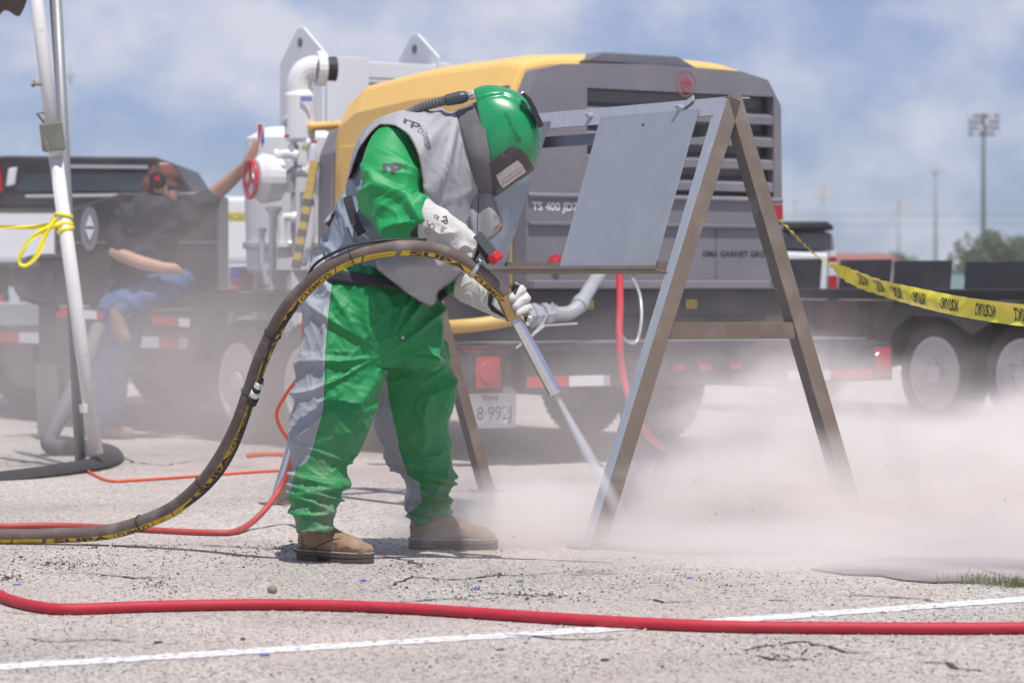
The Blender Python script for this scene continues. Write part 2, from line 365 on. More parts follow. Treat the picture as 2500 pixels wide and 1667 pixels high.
m_roof = M('red_roof', (0.30, 0.09, 0.07), 0.7)
m_wallp = M('pale_wall', (0.5, 0.45, 0.42), 0.8)
m_polg = M('pole_green_steel', (0.04, 0.065, 0.075), 0.6)
m_floodw = M('flood_housing', (0.75, 0.75, 0.74), 0.4)
m_grass = M('grass_blade', (0.15, 0.17, 0.05), 0.6, var=0.5, vs=20)

# ------------------------------------------------------------------ ground
def ground_material():
    m = bpy.data.materials.new('worn_asphalt'); m.use_nodes = True; t = m.node_tree; b = t.nodes['Principled BSDF']; l = t.links.new
    co = N(t, 'ShaderNodeTexCoord')
    def noi(s, d=5, r=0.6, src=None):
        n = N(t, 'ShaderNodeTexNoise'); n.inputs['Scale'].default_value = s; n.inputs['Detail'].default_value = d; n.inputs['Roughness'].default_value = r
        l(src or co.outputs['Object'], n.inputs['Vector']); return n.outputs[0]
    def mapr(v, a, b_, c=0.0, d=1.0):
        n = N(t, 'ShaderNodeMapRange'); n.inputs[1].default_value = a; n.inputs[2].default_value = b_; n.inputs[3].default_value = c; n.inputs[4].default_value = d; l(v, n.inputs[0]); return n.outputs[0]
    def mix(f, A, B):
        n = N(t, 'ShaderNodeMix', data_type='RGBA'); l(f, n.inputs[0])
        for s, v in (('A', A), ('B', B)):
            if isinstance(v, tuple): n.inputs[s].default_value = (*v, 1)
            else: l(v, n.inputs[s])
        return n.outputs['Result']
    vo = N(t, 'ShaderNodeTexVoronoi'); vo.inputs['Scale'].default_value = 95; l(co.outputs['Object'], vo.inputs['Vector'])
    sep = N(t, 'ShaderNodeSeparateColor'); l(vo.outputs['Color'], sep.inputs[0])
    base = mix(noi(0.9, 4), (0.43, 0.39, 0.36), (0.51, 0.465, 0.43))
    stone = mix(sep.outputs[0], (0.29, 0.26, 0.24), (0.78, 0.72, 0.67))
    c1 = mix(mapr(noi(1.6, 6), 0.35, 0.6, 0.35, 0.85), base, stone)
    dark = mapr(sep.outputs[1], 0.90, 0.93)                           # odd dark aggregate stones
    c2 = mix(dark, c1, (0.10, 0.085, 0.085))
    worn = mapr(noi(0.75, 8, 0.7), 0.60, 0.68)                        # patches where the binder has gone
    wm = N(t, 'ShaderNodeMath', operation='MULTIPLY'); l(worn, wm.inputs[0]); l(mapr(noi(30, 3), 0.45, 0.55), wm.inputs[1])
    c3 = mix(wm.outputs[0], c2, (0.09, 0.08, 0.078))
    dust = mapr(noi(0.42, 6, .65), 0.44, 0.62, 0.0, 0.6)                  # settled pink garnet dust
    c4 = mix(dust, c3, (0.53, 0.43, 0.40))
    gm = N(t, 'ShaderNodeMapRange'); gm.inputs[1].default_value = 11; gm.inputs[2].default_value = 6
    pt = mapr(noi(0.55, 7, .62), 0.38, 0.60, 0.80, 1.0); mm_ = N(t, 'ShaderNodeVectorMath', operation='SCALE'); l(c4, mm_.inputs[0]); l(pt, mm_.inputs['Scale']); l(mm_.outputs[0], b.inputs['Base Color']); b.inputs['Roughness'].default_value = 0.9
    hd = N(t, 'ShaderNodeMath', operation='MULTIPLY'); hd.inputs[1].default_value = -0.006; l(vo.outputs['Distance'], hd.inputs[0])
    h2 = N(t, 'ShaderNodeMath', operation='MULTIPLY'); h2.inputs[1].default_value = 0.02; l(noi(14, 5), h2.inputs[0])
    ha = N(t, 'ShaderNodeMath', operation='ADD'); l(hd.outputs[0], ha.inputs[0]); l(h2.outputs[0], ha.inputs[1])
    bp = N(t, 'ShaderNodeBump'); bp.inputs['Strength'].default_value = 0.8; bp.inputs['Distance'].default_value = 1.0; l(ha.outputs[0], bp.inputs['Height']); l(bp.outputs[0], b.inputs['Normal'])
    return m
m_ground = ground_material()
mb = MB(); mb.add([(-300, -40, 0), (300, -40, 0), (300, 420, 0), (-300, 420, 0)], [(0, 1, 2, 3)])
ground = mb.build('ground', m_ground, kind='structure')
# painted line: thin sheet with worn, uneven edges
def ribbon(pts, width, z, jit, name, mat, parent=None, step=0.03, kind=None, taper=False):
    pts = [Vector((p[0], p[1], 0)) for p in pts]; mbx = MB(); L_ = []
    for i in range(len(pts) - 1):
        n = max(2, int((pts[i + 1] - pts[i]).length / step))
        L_ += [pts[i].lerp(pts[i + 1], k / n) for k in range(n)]
    L_.append(pts[-1]); vs = []; fs = []
    for i, p in enumerate(L_):
        t_ = (L_[min(i + 1, len(L_) - 1)] - L_[max(0, i - 1)]).normalized(); s_ = Vector((-t_.y, t_.x, 0)); ww = width / 2
        if taper: ww *= max(0.08, max(0.0, math.sin(math.pi * i / (len(L_) - 1))) ** 0.6)
        vs += [p + s_ * ww * (1 + random.uniform(-jit, jit)) + Vector((0, 0, z)), p - s_ * ww * (1 + random.uniform(-jit, jit)) + Vector((0, 0, z))]
        if i: fs.append((2 * i - 2, 2 * i - 1, 2 * i + 1, 2 * i))
    mbx.add(vs, fs); return mbx.build(name, mat, parent, kind=kind)
m_line = M('road_paint', (0.74, 0.73, 0.74), 0.7, var=0.08, vs=30, spot=(0.42, 0.385, 0.36), spot_s=38, spot_lo=0.52, spot_hi=0.60)
a = G(-700, 1675); b_ = G(0, 1628); c_ = G(1480, 1536); d_ = G(2500, 1463); e_ = G(3100, 1424)
ribbon([a, b_, c_, d_, e_], 0.118, 0.002, 0.16, 'painted_line', m_line, kind='structure')
m_crack = M('crack_shadowed_grit', (0.055, 0.05, 0.048), 0.95, var=0.5, vs=90)  # dark debris colour for the crack ribbons
def crack(pix, wid=0.02):
    pts = []
    for i in range(len(pix) - 1):
        a_ = G(*pix[i]); c__ = G(*pix[i + 1]); n = max(2, int((c__ - a_).length / 0.06))
        for k in range(n):
            q = a_.lerp(c__, k / n); pts.append(q + Vector((random.uniform(-.012, .012), random.uniform(-.02, .02), 0)))
    pts.append(G(*pix[-1])); ribbon(pts, wid, 0.0035, 0.7, 'crack', m_crack, ground, step=0.025, taper=True)
for c in ([(150, 1326), (300, 1332), (450, 1330), (560, 1334), (680, 1342), (760, 1345)], [(860, 1352), (930, 1358), (1000, 1368), (1030, 1384)], [(940, 1436), (1010, 1410), (1120, 1416), (1200, 1406), (1300, 1404), (1380, 1398)],
          [(1180, 1447), (1240, 1453), (1370, 1453)], [(960, 1470), (1100, 1462), (1180, 1468)], [(1820, 1592), (1880, 1575), (1960, 1568), (2030, 1580), (2080, 1594), (2130, 1597)], [(1830, 1600), (1900, 1612), (1990, 1612)],
          [(1240, 1552), (1300, 1556), (1420, 1562), (1520, 1561)], [(60, 1560), (140, 1566), (260, 1562), (330, 1568)], [(2040, 1452), (2120, 1456), (2210, 1460), (2290, 1470)], [(1560, 1462), (1620, 1470), (1700, 1468)], [(120, 1395), (210, 1400), (330, 1412), (420, 1409)], [(2230, 1618), (2300, 1615), (2340, 1632), (2420, 1640)], [(280, 1105), (330, 1130), (400, 1137), (480, 1125), (560, 1118)], [(0, 1495), (90, 1500), (180, 1496), (330, 1492)], [(1870, 1465), (1930, 1467)]):
    crack(c, 0.016)
# loose grit (stuff)
def grit(name, n, region, sizes, mats, weights, seed):
    rng = np.random.default_rng(seed); pts = region(rng, n); n = len(pts)
    base = np.array([(1, 0, 0), (-.5, .87, 0), (-.5, -.87, 0), (0, 0, 1), (0.3, 0.2, -.6)], float); tri = np.array([(0, 1, 3), (1, 2, 3), (2, 0, 3), (1, 0, 4), (2, 1, 4), (0, 2, 4)])
    sz = rng.uniform(sizes[0], sizes[1], n) ** 1.0; sz *= np.where(rng.random(n) < 0.06, 1.8, 1.0)
    V = np.empty((n, 5, 3)); ang = rng.uniform(0, 6.28, n); c, s = np.cos(ang), np.sin(ang)
    for i in range(5):
        b3 = base[i] * (1 + rng.uniform(-.3, .3, (n, 3))) ; x = b3[:, 0]; y = b3[:, 1]
        V[:, i, 0] = (x * c - y * s) * sz + pts[:, 0]; V[:, i, 1] = (x * s + y * c) * sz + pts[:, 1]; V[:, i, 2] = b3[:, 2] * sz * 0.7 + sz * 0.25
    F = (tri[None] + (np.arange(n) * 5)[:, None, None]).reshape(-1, 3)
    me = bpy.data.meshes.new(name); me.from_pydata(V.reshape(-1, 3).tolist(), [], F.tolist())
    mi = np.repeat(rng.choice(len(mats), n, p=weights), 6); 
    for m_ in mats: me.materials.append(m_)
    me.polygons.foreach_set('material_index', mi.astype(np.int32)); me.update()
    o = bpy.data.objects.new(name, me); COL.objects.link(o); o['kind'] = 'stuff'; return o
mg1 = M('grit_pale', (0.60, 0.55, 0.50), 0.9, var=0.2); mg2 = M('grit_mid', (0.36, 0.31, 0.29), 0.9, var=0.2); mg3 = M('grit_dark', (0.07, 0.06, 0.058), 0.9); mg4 = M('grit_garnet', (0.30, 0.14, 0.13), 0.9)
def wide(rng, n):
    py = rng.uniform(1290, 1690, n); px = rng.uniform(-80, 2580, n); Y = EYE / ((py - HOR) * K)
    return np.stack([(px - 1250) * K * Y, Y], 1)
def patches(rng, n):
    P_ = [(130, 1372, 75, 10), (180, 1380, 40, 6), (20, 1410, 25, 6), (390, 1420, 40, 18), (1330, 1455, 60, 8), (1130, 1440, 80, 14), (1900, 1596, 70, 18), (700, 1342, 60, 8), (1010, 1383, 30, 8), (240, 1338, 200, 5), (600, 1360, 120, 20), (2050, 1400, 200, 25), (1700, 1400, 160, 18)]
    q = rng.integers(0, len(P_), n); A = np.array(P_, float)[q]; px = A[:, 0] + rng.normal(0, 1, n) * A[:, 2]; py = A[:, 1] + rng.normal(0, 1, n) * A[:, 3]
    py = np.clip(py, 1300, 1680); Y = EYE / ((py - HOR) * K); return np.stack([(px - 1250) * K * Y, Y], 1)
grit('gravel', 30000, wide, (0.0015, 0.0042), [mg1, mg2, mg3, mg4], [.5, .38, .07, .05], 3)
grit('dark_gravel', 1500, patches, (0.0025, 0.0065), [mg3, mg2, mg1], [.65, .2, .15], 5)
# odd bits lying about
def bit(px, py, w_, d_, h_, mat, name, label, cat, ang=0.3, group=None):
    c = G(px, py); mb = MB(); R = Matrix.Rotation(ang, 3, 'Z')
    mb.add([c + R @ Vector((x * w_ / 2, y * d_ / 2, z)) for (x, y, z) in ((-1, -.8, .002), (-.2, -1, .002), (1, -.5, .003), (.8, .9, .002), (-.7, 1, .002), (-.8, -.6, h_), (.0, -.8, h_ * .8), (.8, -.3, h_ * .6), (.6, .7, h_), (-.5, .7, h_ * .9))],
           [(0, 1, 2, 3, 4), (5, 9, 8, 7, 6), (0, 5, 6, 1), (1, 6, 7, 2), (2, 7, 8, 3), (3, 8, 9, 4), (4, 9, 5, 0)])
    return recentre(tag(mb.build(name, mat, bevel=min(w_, d_, h_) * 0.12), label, cat, group))
bit(41, 1428, .034, .014, .006, m_blue, 'plastic_scrap', 'blue plastic scrap by the left end of the foreground red hose', 'litter')
bit(646, 1601, .036, .016, .006, m_blue, 'plastic_scrap', 'dull blue scrap lying just below the white painted line', 'litter')
bit(1164, 1438, .03, .02, .006, m_blue, 'plastic_scrap', 'small blue scrap on gravel behind the foreground red hose, below the far boot', 'litter')
bit(884, 1418, .03, .03, .006, m_blue, 'plastic_scrap', 'blue fleck on the gravel just below the near boot', 'litter')
bit(1685, 1412, .028, .014, .006, m_blue, 'plastic_scrap', 'bright blue scrap on gravel right of the steel stand foot', 'litter')
bit(1269, 1420, .034, .016, .006, m_bot, 'green_scrap', 'dark green scrap on the gravel right of the far boot', 'litter')
bit(1222, 1587, .034, .016, .006, m_bot, 'green_scrap', 'green scrap lying below the white painted line', 'litter')
bit(1477, 1613, .03, .02, .008, mg3, 'asphalt_crumb', 'black crumb of asphalt near the bottom edge of the ground', 'stone')
bit(387, 1570, .032, .016, .008, mg3, 'asphalt_crumb', 'brown black crumb above the white line at the left', 'stone')
bit(593, 1563, .018, .016, .010, mg3, 'asphalt_crumb', 'small dark crumb above the middle of the white line', 'stone')
bit(2415, 1389, .03, .02, .014, mg2, 'stone', 'grey pebble lying on the dark ground sheet', 'stone')
mb = MB(); c = G(663, 1447); 
mb.lathe(c, (0.2, -.1, 1), [(0, .004), (.003, .014), (.012, .0185), (.022, .015), (.027, .008), (.028, .001)], 14)
recentre(tag(mb.build('stone', M('tan_stone', (0.30, 0.23, 0.18), 0.8, var=0.5, vs=60), smooth=True), 'round tan stone standing on the gravel behind the foreground hose', 'stone'))
# dark sheet on the ground at the right, grass by it
mb = MB(); pl = [(1980, 1392), (2060, 1404), (2150, 1408), (2200, 1418), (2280, 1425), (2340, 1423), (2430, 1426), (2540, 1412), (2660, 1400), (2700, 1378), (2520, 1372), (2440, 1362), (2300, 1366), (2180, 1364), (2040, 1378)]
mb.prism([G(*p) + Vector((0, 0, 0.004)) for p in pl], (0, 0, .004))
recentre(tag(mb.build('ground_sheet', M('dark_sheet', (0.15, 0.13, 0.135), 0.8, var=0.2, vs=3, spot=(0.42, 0.34, 0.33), spot_s=2.2, spot_lo=0.42, spot_hi=0.68)), 'dark flat rubber sheet lying on the gravel at the right under the dust', 'ground sheet'))
def grass_tuft(c, n, spread, h):
    mb = MB()
    for i in range(n):
        q = c + Vector((random.gauss(0, spread[0]), random.gauss(0, spread[1]), 0)); a_ = random.uniform(0, 6.28); hh = h * random.uniform(.4, 1.1)
        t_ = Vector((math.cos(a_), math.sin(a_), 0)); s_ = Vector((-t_.y, t_.x, 0)) * 0.0018; ln = random.uniform(.2, 1.1) * hh
        mb.add([q - s_, q + s_, q + t_ * ln * .4 + Vector((0, 0, hh * .6)) + s_ * .7, q + t_ * ln * .4 + Vector((0, 0, hh * .6)) - s_ * .7, q + t_ * ln + Vector((0, 0, hh))], [(0, 1, 2, 3), (3, 2, 4)])
    return mb
mb = grass_tuft(G(2385, 1424), 120, (.05, .02), .05); q = grass_tuft(G(2445, 1428), 90, (.04, .025), .035); mb.add(q.v, q.f); q = grass_tuft(G(2490, 1432), 160, (.05, .03), .05); mb.add(q.v, q.f); 
q = grass_tuft(G(1215, 1405), 40, (.02, .01), .016); mb.add(q.v, q.f)
mb.build('grass', m_grass, kind='stuff')

# ------------------------------------------------------------------ steel A-frame stand
NAx = Vector((0.9175, 11.80, 1.833)); FAx = Vector((-0.603, 14.09, 1.833))
NL, NR = G(1440, 1340), G(2114, 1318); FL, FR = Vector((-1.13, 13.60, 0)), Vector((-.105, 14.42, 0))
rd = (FAx - NAx).normalized()
stand = thing('steel_stand', 'tall welded A-frame stand of brown and grey angle steel holding two plates', 'steel stand', ((NAx + FAx) / 2).xy.to_3d())
WL = .064; TH = .006
def angle_bar(p, q, w1, w2, name, parent, m1=m_rust, m2=m_steel, label=None):
    """L section from p to q: flange w1 (vector) then flange w2"""
    t_ = (q - p).normalized(); mb = MB()
    for i, (wv, o_) in enumerate(((w1, w2), (w2, w1))):
        wv = wv - t_ * wv.dot(t_); o_ = (o_ - t_ * o_.dot(t_)).normalized() * TH
        pp = p + (o_ * 1.0 if i else Vector()); qq = q + (o_ * 1.0 if i else Vector())
        st = wv.normalized() * (TH + .0005) if i else Vector()
        poly = [pp + (st if False else Vector()), pp + wv, qq + wv, qq]
        if i: poly = [p + (wv.normalized() * TH) * 1.02, p + wv, q + wv, q + (wv.normalized() * TH) * 1.02]
        else: poly = [p, p + wv, q + wv, q]
        mb.prism(poly, o_, mi=i)
    return mb.build(name, [m1, m2], parent, bevel=.0012, label=label)
uacross = (NR - NL).normalized()           # across the frame
for (A_, Lf, Rf) in ((NAx, NL, NR), (FAx, FL, FR)):
    uac = (Rf - Lf).normalized()
    # left leg: brown flange faces along the ridge towards the camera, grey flange faces the working side
    angle_bar(Lf, A_ - uac * 0.02, uac * WL, rd * WL, 'leg', stand)
    angle_bar(Rf - uac * WL * .6, A_ + uac * (.02 - WL * .7), uac * WL, rd * WL, 'leg', stand, m1=m_rust, m2=M('dark_brown_steel', (0.16, 0.145, 0.135), 0.55, 0.2, var=0.25, vs=6, spot=(0.24, 0.22, 0.21)))
    for ft in (Lf, Rf):
        mb = MB(); mb.box(ft + Vector((0, 0, .005)) + uac * (.02 if ft is Lf else -.02) + rd * .02, (.15, .11, .008), Matrix((uac, rd, Vector((0, 0, 1)))).transposed()); mb.build('foot_plate', m_rust, stand, bevel=.001)
    f1 = 0.345 if A_ is NAx else 0.40
    zc = .86 if A_ is NAx else .80
    a1 = Lf.lerp(A_, zc / A_.z); a2 = Rf.lerp(A_, zc / A_.z)
    mb = MB(); mb.bar(a1 + rd * .012 + uac * .03, a2 + rd * .012 - uac * .03, .005, .062, rd); mb.bar(a1 + rd * .045 + uac * .03 + Vector((0, 0, .034)), a2 + rd * .045 - uac * .03 + Vector((0, 0, .034)), .06, .005, rd)
    mb.build('cross_bar', m_rust, stand, bevel=.001)
# ridge: top angle, upright web facing the working side
fn = -uacross  # working side normal, horizontal part
slope_n = (NL - NAx).cross(rd).normalized()
if slope_n.y > 0: slope_n = -slope_n
down = (NL - NAx).normalized()
mb = MB(); mb.prism([NAx, FAx, FAx + down * .082, NAx + down * .082], -slope_n * .006); mb.prism([NAx - slope_n * .0065, FAx - slope_n * .0065, FAx - slope_n * .0065 + uacross * .07, NAx - slope_n * .0065 + uacross * .07], (0, 0, -.006))
mb.build('ridge_rail', m_steel, stand, bevel=.001)
mb = MB(); o_ = -slope_n * .045 + down * .10; mb.prism([NAx + o_, FAx + o_, FAx + o_ + down * .055, NAx + o_ + down * .055], -slope_n * .006); mb.build('back_rail', m_steeld, stand, bevel=.001)
# tray
ft = (1.833 - 1.10) / 1.833
TA = NAx.lerp(NL, ft); TB = FAx.lerp(FL, ft * 0.995)
tu = rd
mb = MB(); mb.prism([TA + rd * .02, TB, TB - down * .055, TA + rd * .02 - down * .055], -slope_n * .005)
o2 = slope_n * .04
mb.prism([TA + rd * .03, TB, TB + o2, TA + rd * .10 + o2], down * .005)
mb.prism([TA + rd * .10 + o2, TB + o2, TB + o2 - down * .016, TA + rd * .10 + o2 - down * .016], slope_n * .004)
mb.build('tray', [m_rust], stand, bevel=.001)
# inner side angle by the near leg
a1 = NAx + down * .09 + rd * .07; a2 = TA + rd * .045 - down * .01
mb = MB(); mb.prism([a1, a2, a2 + rd * .035, a1 + rd * .035], -slope_n * .006); mb.build('side_strip', m_steel, stand)
# clamping bolts
def bolt(s, lever):
    c = NAx + rd * s + down * .04 + slope_n * .004; mb = MB()
    mb.lathe(c, slope_n, [(0, .016), (.012, .016), (.012, .009), (.035, .009)], 6 if lever else 10)
    o = mb.build('bolt', m_galv, stand)
    if lever:
        mb = MB(); a_ = c + slope_n * .003 - down * .0 ; dirv = (-rd * .8 - down * .5).normalized()
        mb.bar(a_ - dirv * .03, a_ + dirv * .085, .006, .032, slope_n); mb.build('lever', m_steel, o, bevel=.003)
bolt(.335, True); bolt(1.0, False)
def plate(s0t, s1t, s0b, s1b, mat, label):
    o_ = slope_n * .0085; tp = down * .05; ltop = .05; 
    lb = (TA - NAx).length - .004
    pts = [NAx + rd * s0t + down * ltop, NAx + rd * s1t + down * ltop, NAx + down * lb + rd * s1b, NAx + down * lb + rd * s0b]
    pts = [p + o_ for p in pts]; mb = MB(); mb.prism(pts, -slope_n * .004)
    c = pts[0].lerp(pts[1], .44) + (pts[3] - pts[0]) * .075
    o = mb.build('steel_plate', mat, bevel=.0008); tag(o, label, 'steel plate'); 
    return o, pts
pl1, pp = plate(.20, .915, .155, .85, m_steelp, 'clean grey steel plate resting on the stand tray, right of the helmet')
c = pp[0].lerp(pp[1], .52) + (pp[3] - pp[0]) * .075
mb = MB(); mb.lathe(c + slope_n * .0006, slope_n, [(0, .007), (.0006, .007)], 14); ho = mb.build('bolt_hole', m_black, pl1)
pl2, _ = plate(1.31, 2.03, 1.29, 2.0, m_steeld, 'mottled dark steel plate on the stand behind the worker')
recentre(pl2)
_c0 = meshco(pl1.data).copy(); recentre(pl1); ho.location = -pl1.location

# ------------------------------------------------------------------ rear flatbed trailer with compressor
O_ = Vector((0.01, 16.4, 0)); U = Vector((math.cos(D2R(35)), math.sin(D2R(35)), 0)); V = Vector((-U.y, U.x, 0)); ZZ = Vector((0, 0, 1))
RT = Matrix((U, V, ZZ)).transposed()
def T(a, b, z=0.0): return O_ + U * a + V * b + ZZ * z
def tbox(mb, a0, a1, b0, b1, z0, z1, mi=0): return mb.box(T((a0 + a1) / 2, (b0 + b1) / 2, (z0 + z1) / 2), (a1 - a0, b1 - b0, z1 - z0), RT, mi)
def wheel(parent, c, ax, R, rimR, wd, name='wheel'):
    """ax points outward"""
    ax = Vector(ax).normalized(); mb = MB(); h = wd / 2
    prof = [(-h * .7, rimR), (-h, rimR + .03), (-h, R - .05), (-h * .75, R - .01), (-h * .3, R), (h * .3, R), (h * .75, R - .01), (h, R - .05), (h, rimR + .03), (h * .7, rimR)]
    mb.lathe(c, ax, prof, 40, closed=True)
    for k in range(44):
        q = 2 * math.pi * k / 44; a_ = ax.orthogonal().normalized(); b2 = ax.cross(a_); rr = a_ * math.cos(q) + b2 * math.sin(q); tt = -a_ * math.sin(q) + b2 * math.cos(q)
        for sgn in (-1, 1):
            mb.box(c + rr * (R - .002) + ax * sgn * h * .42, (wd * .3, .022, .014), Matrix((ax, tt, rr)).transposed())
    w_ = mb.build(name, m_tyre, parent, smooth=False)
    mb = MB()
    mb.lathe(c, ax, [(h * .72, rimR + .012), (h * .86, rimR + .008), (h * .80, rimR - .02), (h * .35, rimR - .035), (h * .28, rimR * .62), (h * .55, rimR * .55), (h * .58, rimR * .30), (h * .95, rimR * .27), (h * 1.0, rimR * .22), (h * 1.0, .002)], 36)
    mb.lathe(c, -ax, [(0, rimR - .01), (h * .7, rimR - .01)], 20)
    a_ = ax.orthogonal().normalized(); b2 = ax.cross(a_)
    for k in range(8):
        q = 2 * math.pi * (k + .5) / 8; rr = a_ * math.cos(q) + b2 * math.sin(q)
        mb.lathe(c + rr * rimR * .72, ax, [(h * .3, .024), (h * .375, .024)], 10, mi=1)
        mb.lathe(c + (a_ * math.cos(q + .39) + b2 * math.sin(q + .39)) * rimR * .42, ax, [(h * .5, .011), (h * .72, .011)], 6, mi=1)
    mb.build('rim', [m_rim, m_blk], w_)
    return w_
tr = thing('flatbed_trailer', 'black tandem flatbed trailer carrying the yellow compressor, seen from its rear left', 'trailer', T(1.35, 3.5))
mb = MB(); tbox(mb, 0, 2.7, 0.02, 8.5, .60, .70); mb.build('deck', m_blk, tr, bevel=.004)
mb = MB(); tbox(mb, 0.0, 2.7, -.02, .5, .703, .712); tread = mb.build('rear_deck_plate', m_cgrey, tr)
mb = MB(); tbox(mb, .0, 2.7, -.10, .018, .445, .695); tbox(mb, .0, 2.7, -.12, -.102, .66, .70); mb.build('bumper', m_blk, tr, bevel=.006)
mb = MB(); mb.prism([T(-.02, .0, .46), T(-.62, .42, .46), T(-.62, .5, .46), T(-.02, .1, .46)], (0, 0, .23)); mb.build('corner_panel', m_blk, tr, bevel=.004)
# lamps
def lamp_box(a, b, z, w_=.17):
    mb = MB(); tbox(mb, a - .03, a + w_ + .03, b, b + .1, z - .03, z + .21); o = mb.build('lamp_box', m_blk, tr, bevel=.004)
    mb = MB(); tbox(mb, a, a + w_, b - .02, b - .001, z, z + .18); mb.lathe(T(a + w_ / 2, b - .02, z + .09), -V, [(0, .07), (.012, .065), (.014, .02)], 18); mb.build('lamp_lens', m_lamp, o, bevel=.006)
lamp_box(-.26, .02, .455); lamp_box(2.76, .02, .47)
def rtape(a0, a1, b, z0, z1, seq, side=False):
    n = len(seq)
    for i, k in enumerate(seq):
        mb = MB(); x0 = a0 + (a1 - a0) * i / n; x1 = a0 + (a1 - a0) * (i + 1) / n - .003
        if side: mb.prism([T(b, x0, z0), T(b, x1, z0), T(b, x1, z1), T(b, x0, z1)], -U * .003)
        else: mb.prism([T(x0, b, z0), T(x1, b, z0), T(x1, b, z1), T(x0, b, z1)], -V * .003)
        mb.build('reflective_tape', m_rtape if k == 'r' else m_wtape, tr)
rtape(.02, .62, -.1012, .458, .52, 'rw'); rtape(1.98, 2.68, -.1012, .458, .52, 'wr')
mb = MB(); tbox(mb, 1.05, 1.65, -.118, -.1015, .575, .585); mb.build('lamp_rail', m_blk, tr)
for a_ in (1.12, 1.32, 1.56):
    mb = MB(); tbox(mb, a_ - .045, a_ + .045, -.12, -.1018, .535, .572); mb.build('marker_lamp', m_lamp, tr, bevel=.004)
# chamfer tape
q0 = T(-.05, .02, .60); q1 = T(-.60, .405, .60)
for i in range(2):
    A_ = q0.lerp(q1, i / 2 + .01); B_ = q0.lerp(q1, (i + 1) / 2); nn = Vector((-.3, -1, 0)).normalized()
    mb = MB(); mb.prism([A_, B_, B_ + ZZ * .075, A_ + ZZ * .075], nn * .004); mb.build('reflective_tape', (m_rtape, m_wtape)[i], tr)
# licence plate
mb = MB(); tbox(mb, -.25, .08, .10, .106, .245, .425); lp = mb.build('licence_plate', M('plate_paint', (0.66, 0.66, 0.69), 0.5), tr, bevel=.006)
mb = MB(); tbox(mb, -.26, .09, .108, .125, .22, .46); mb.build('plate_bracket', m_galv, tr)
def tmap(a, b, z): return lambda x, y: T(a + x, b, z + y)
letters('lettering', 'TEXAS', .028, tmap(-0.100, .0985, .395), m_letd, lp, bold=.02)
letters('lettering', 'TRAILER', .010, tmap(-0.100, .0985, .366), m_letd, lp)
letters('lettering', '8\u00b7992J', .078, tmap(-0.068, .0985, .308), m_print2, lp, width=.245, bold=.01)
letters('lettering', 'The Lone Star State', .009, tmap(-0.090, .0985, .256), m_print2, lp)
# wheels: left pair and right pair
for b_ in (2.12, 2.98):
    wheel(tr, T(-.02, b_, .405), -U, .405, .25, .26); wheel(tr, T(2.62, b_ - .1, .405), U, .405, .25, .26)
mb = MB()
prof = [(1.52, .52), (1.60, .88), (1.74, 1.0), (3.38, 1.0), (3.52, .88), (3.60, .52)]
for i in range(len(prof) - 1):
    (b0, z0), (b1, z1) = prof[i], prof[i + 1]
    mb.prism([T(-.18, b0, z0), T(-.18, b1, z1), T(.10, b1, z1), T(.10, b0, z0)], ZZ * .012 if i in (1, 2, 3) else V * .012)
mb.prism([T(-.178, 1.52, .52), T(-.178, 1.60, .88), T(-.178, 1.74, .995), T(-.178, 3.38, .995), T(-.178, 3.52, .88), T(-.178, 3.6, .52), T(-.178, 3.50, .52), T(-.178, 3.4, .78), T(-.178, 3.2, .87), T(-.178, 1.9, .87), T(-.178, 1.72, .78), T(-.178, 1.62, .52)], U * .004); tbox(mb, .3, .34, 1.4, 3.8, .25, .595)
mb.build('fender', m_blk, tr)
mb = MB()
for b_ in (1.2, 2.4, 5.2, 6.6): tbox(mb, .1, 2.6, b_, b_ + .1, .46, .598)
tbox(mb, .3, .45, .1, 8.4, .40, .595); tbox(mb, 2.2, 2.35, .1, 8.4, .40, .595)
mb.build('chassis', m_blk, tr)
rtape(3.75, 4.9, -.002, .60, .68, 'wrwr', side=True); rtape(6.2, 7.8, -.002, .60, .68, 'wrwr', side=True)
mb = MB(); tbox(mb, 1.2, 1.5, 8.5, 10.2, .5, .66); mb.build('tongue', m_blk, tr)
mb = MB(); tbox(mb, .3, 1.1, 7.6, 8.3, .705, .9); mb.build('deck_box', m_galv, tr, bevel=.01)

# compressor
cp = thing('air_compressor', 'big yellow and grey diesel air compressor standing on the trailer deck', 'compressor', T(1.35, 1.6, .71))
prof = [(.35, 1.02), (.35, 1.50), (.36, 2.16), (.44, 2.33), (.62, 2.37), (1.3, 2.40), (2.0, 2.385), (2.22, 2.34), (2.33, 2.18), (2.34, 1.50), (2.34, 1.02)]
def ring(b, sc=1.0, lift=0.0, top=0.0): return [T(1.345 + (a - 1.345) * sc, b, z + (lift + top * (1 - ((a - 1.345) / 1) ** 2) if z > 2 else 0)) for a, z in prof]
def skin(stations, name, mat, cap0=True, cap1=True, bevel=.02):
    mb = MB(); n = len(prof); vs = []; fs = []
    for s_ in stations: vs += ring(*s_)
    for i in range(len(stations) - 1):
        for k in range(n): fs.append((i * n + k, i * n + (k + 1) % n, (i + 1) * n + (k + 1) % n, (i + 1) * n + k))
    if cap0: fs.append(tuple(range(n)))
    if cap1: fs.append(tuple(range((len(stations) - 1) * n, len(stations) * n))[::-1])
    mb.add(vs, fs); return mb.build(name, mat, cp, bevel=bevel)
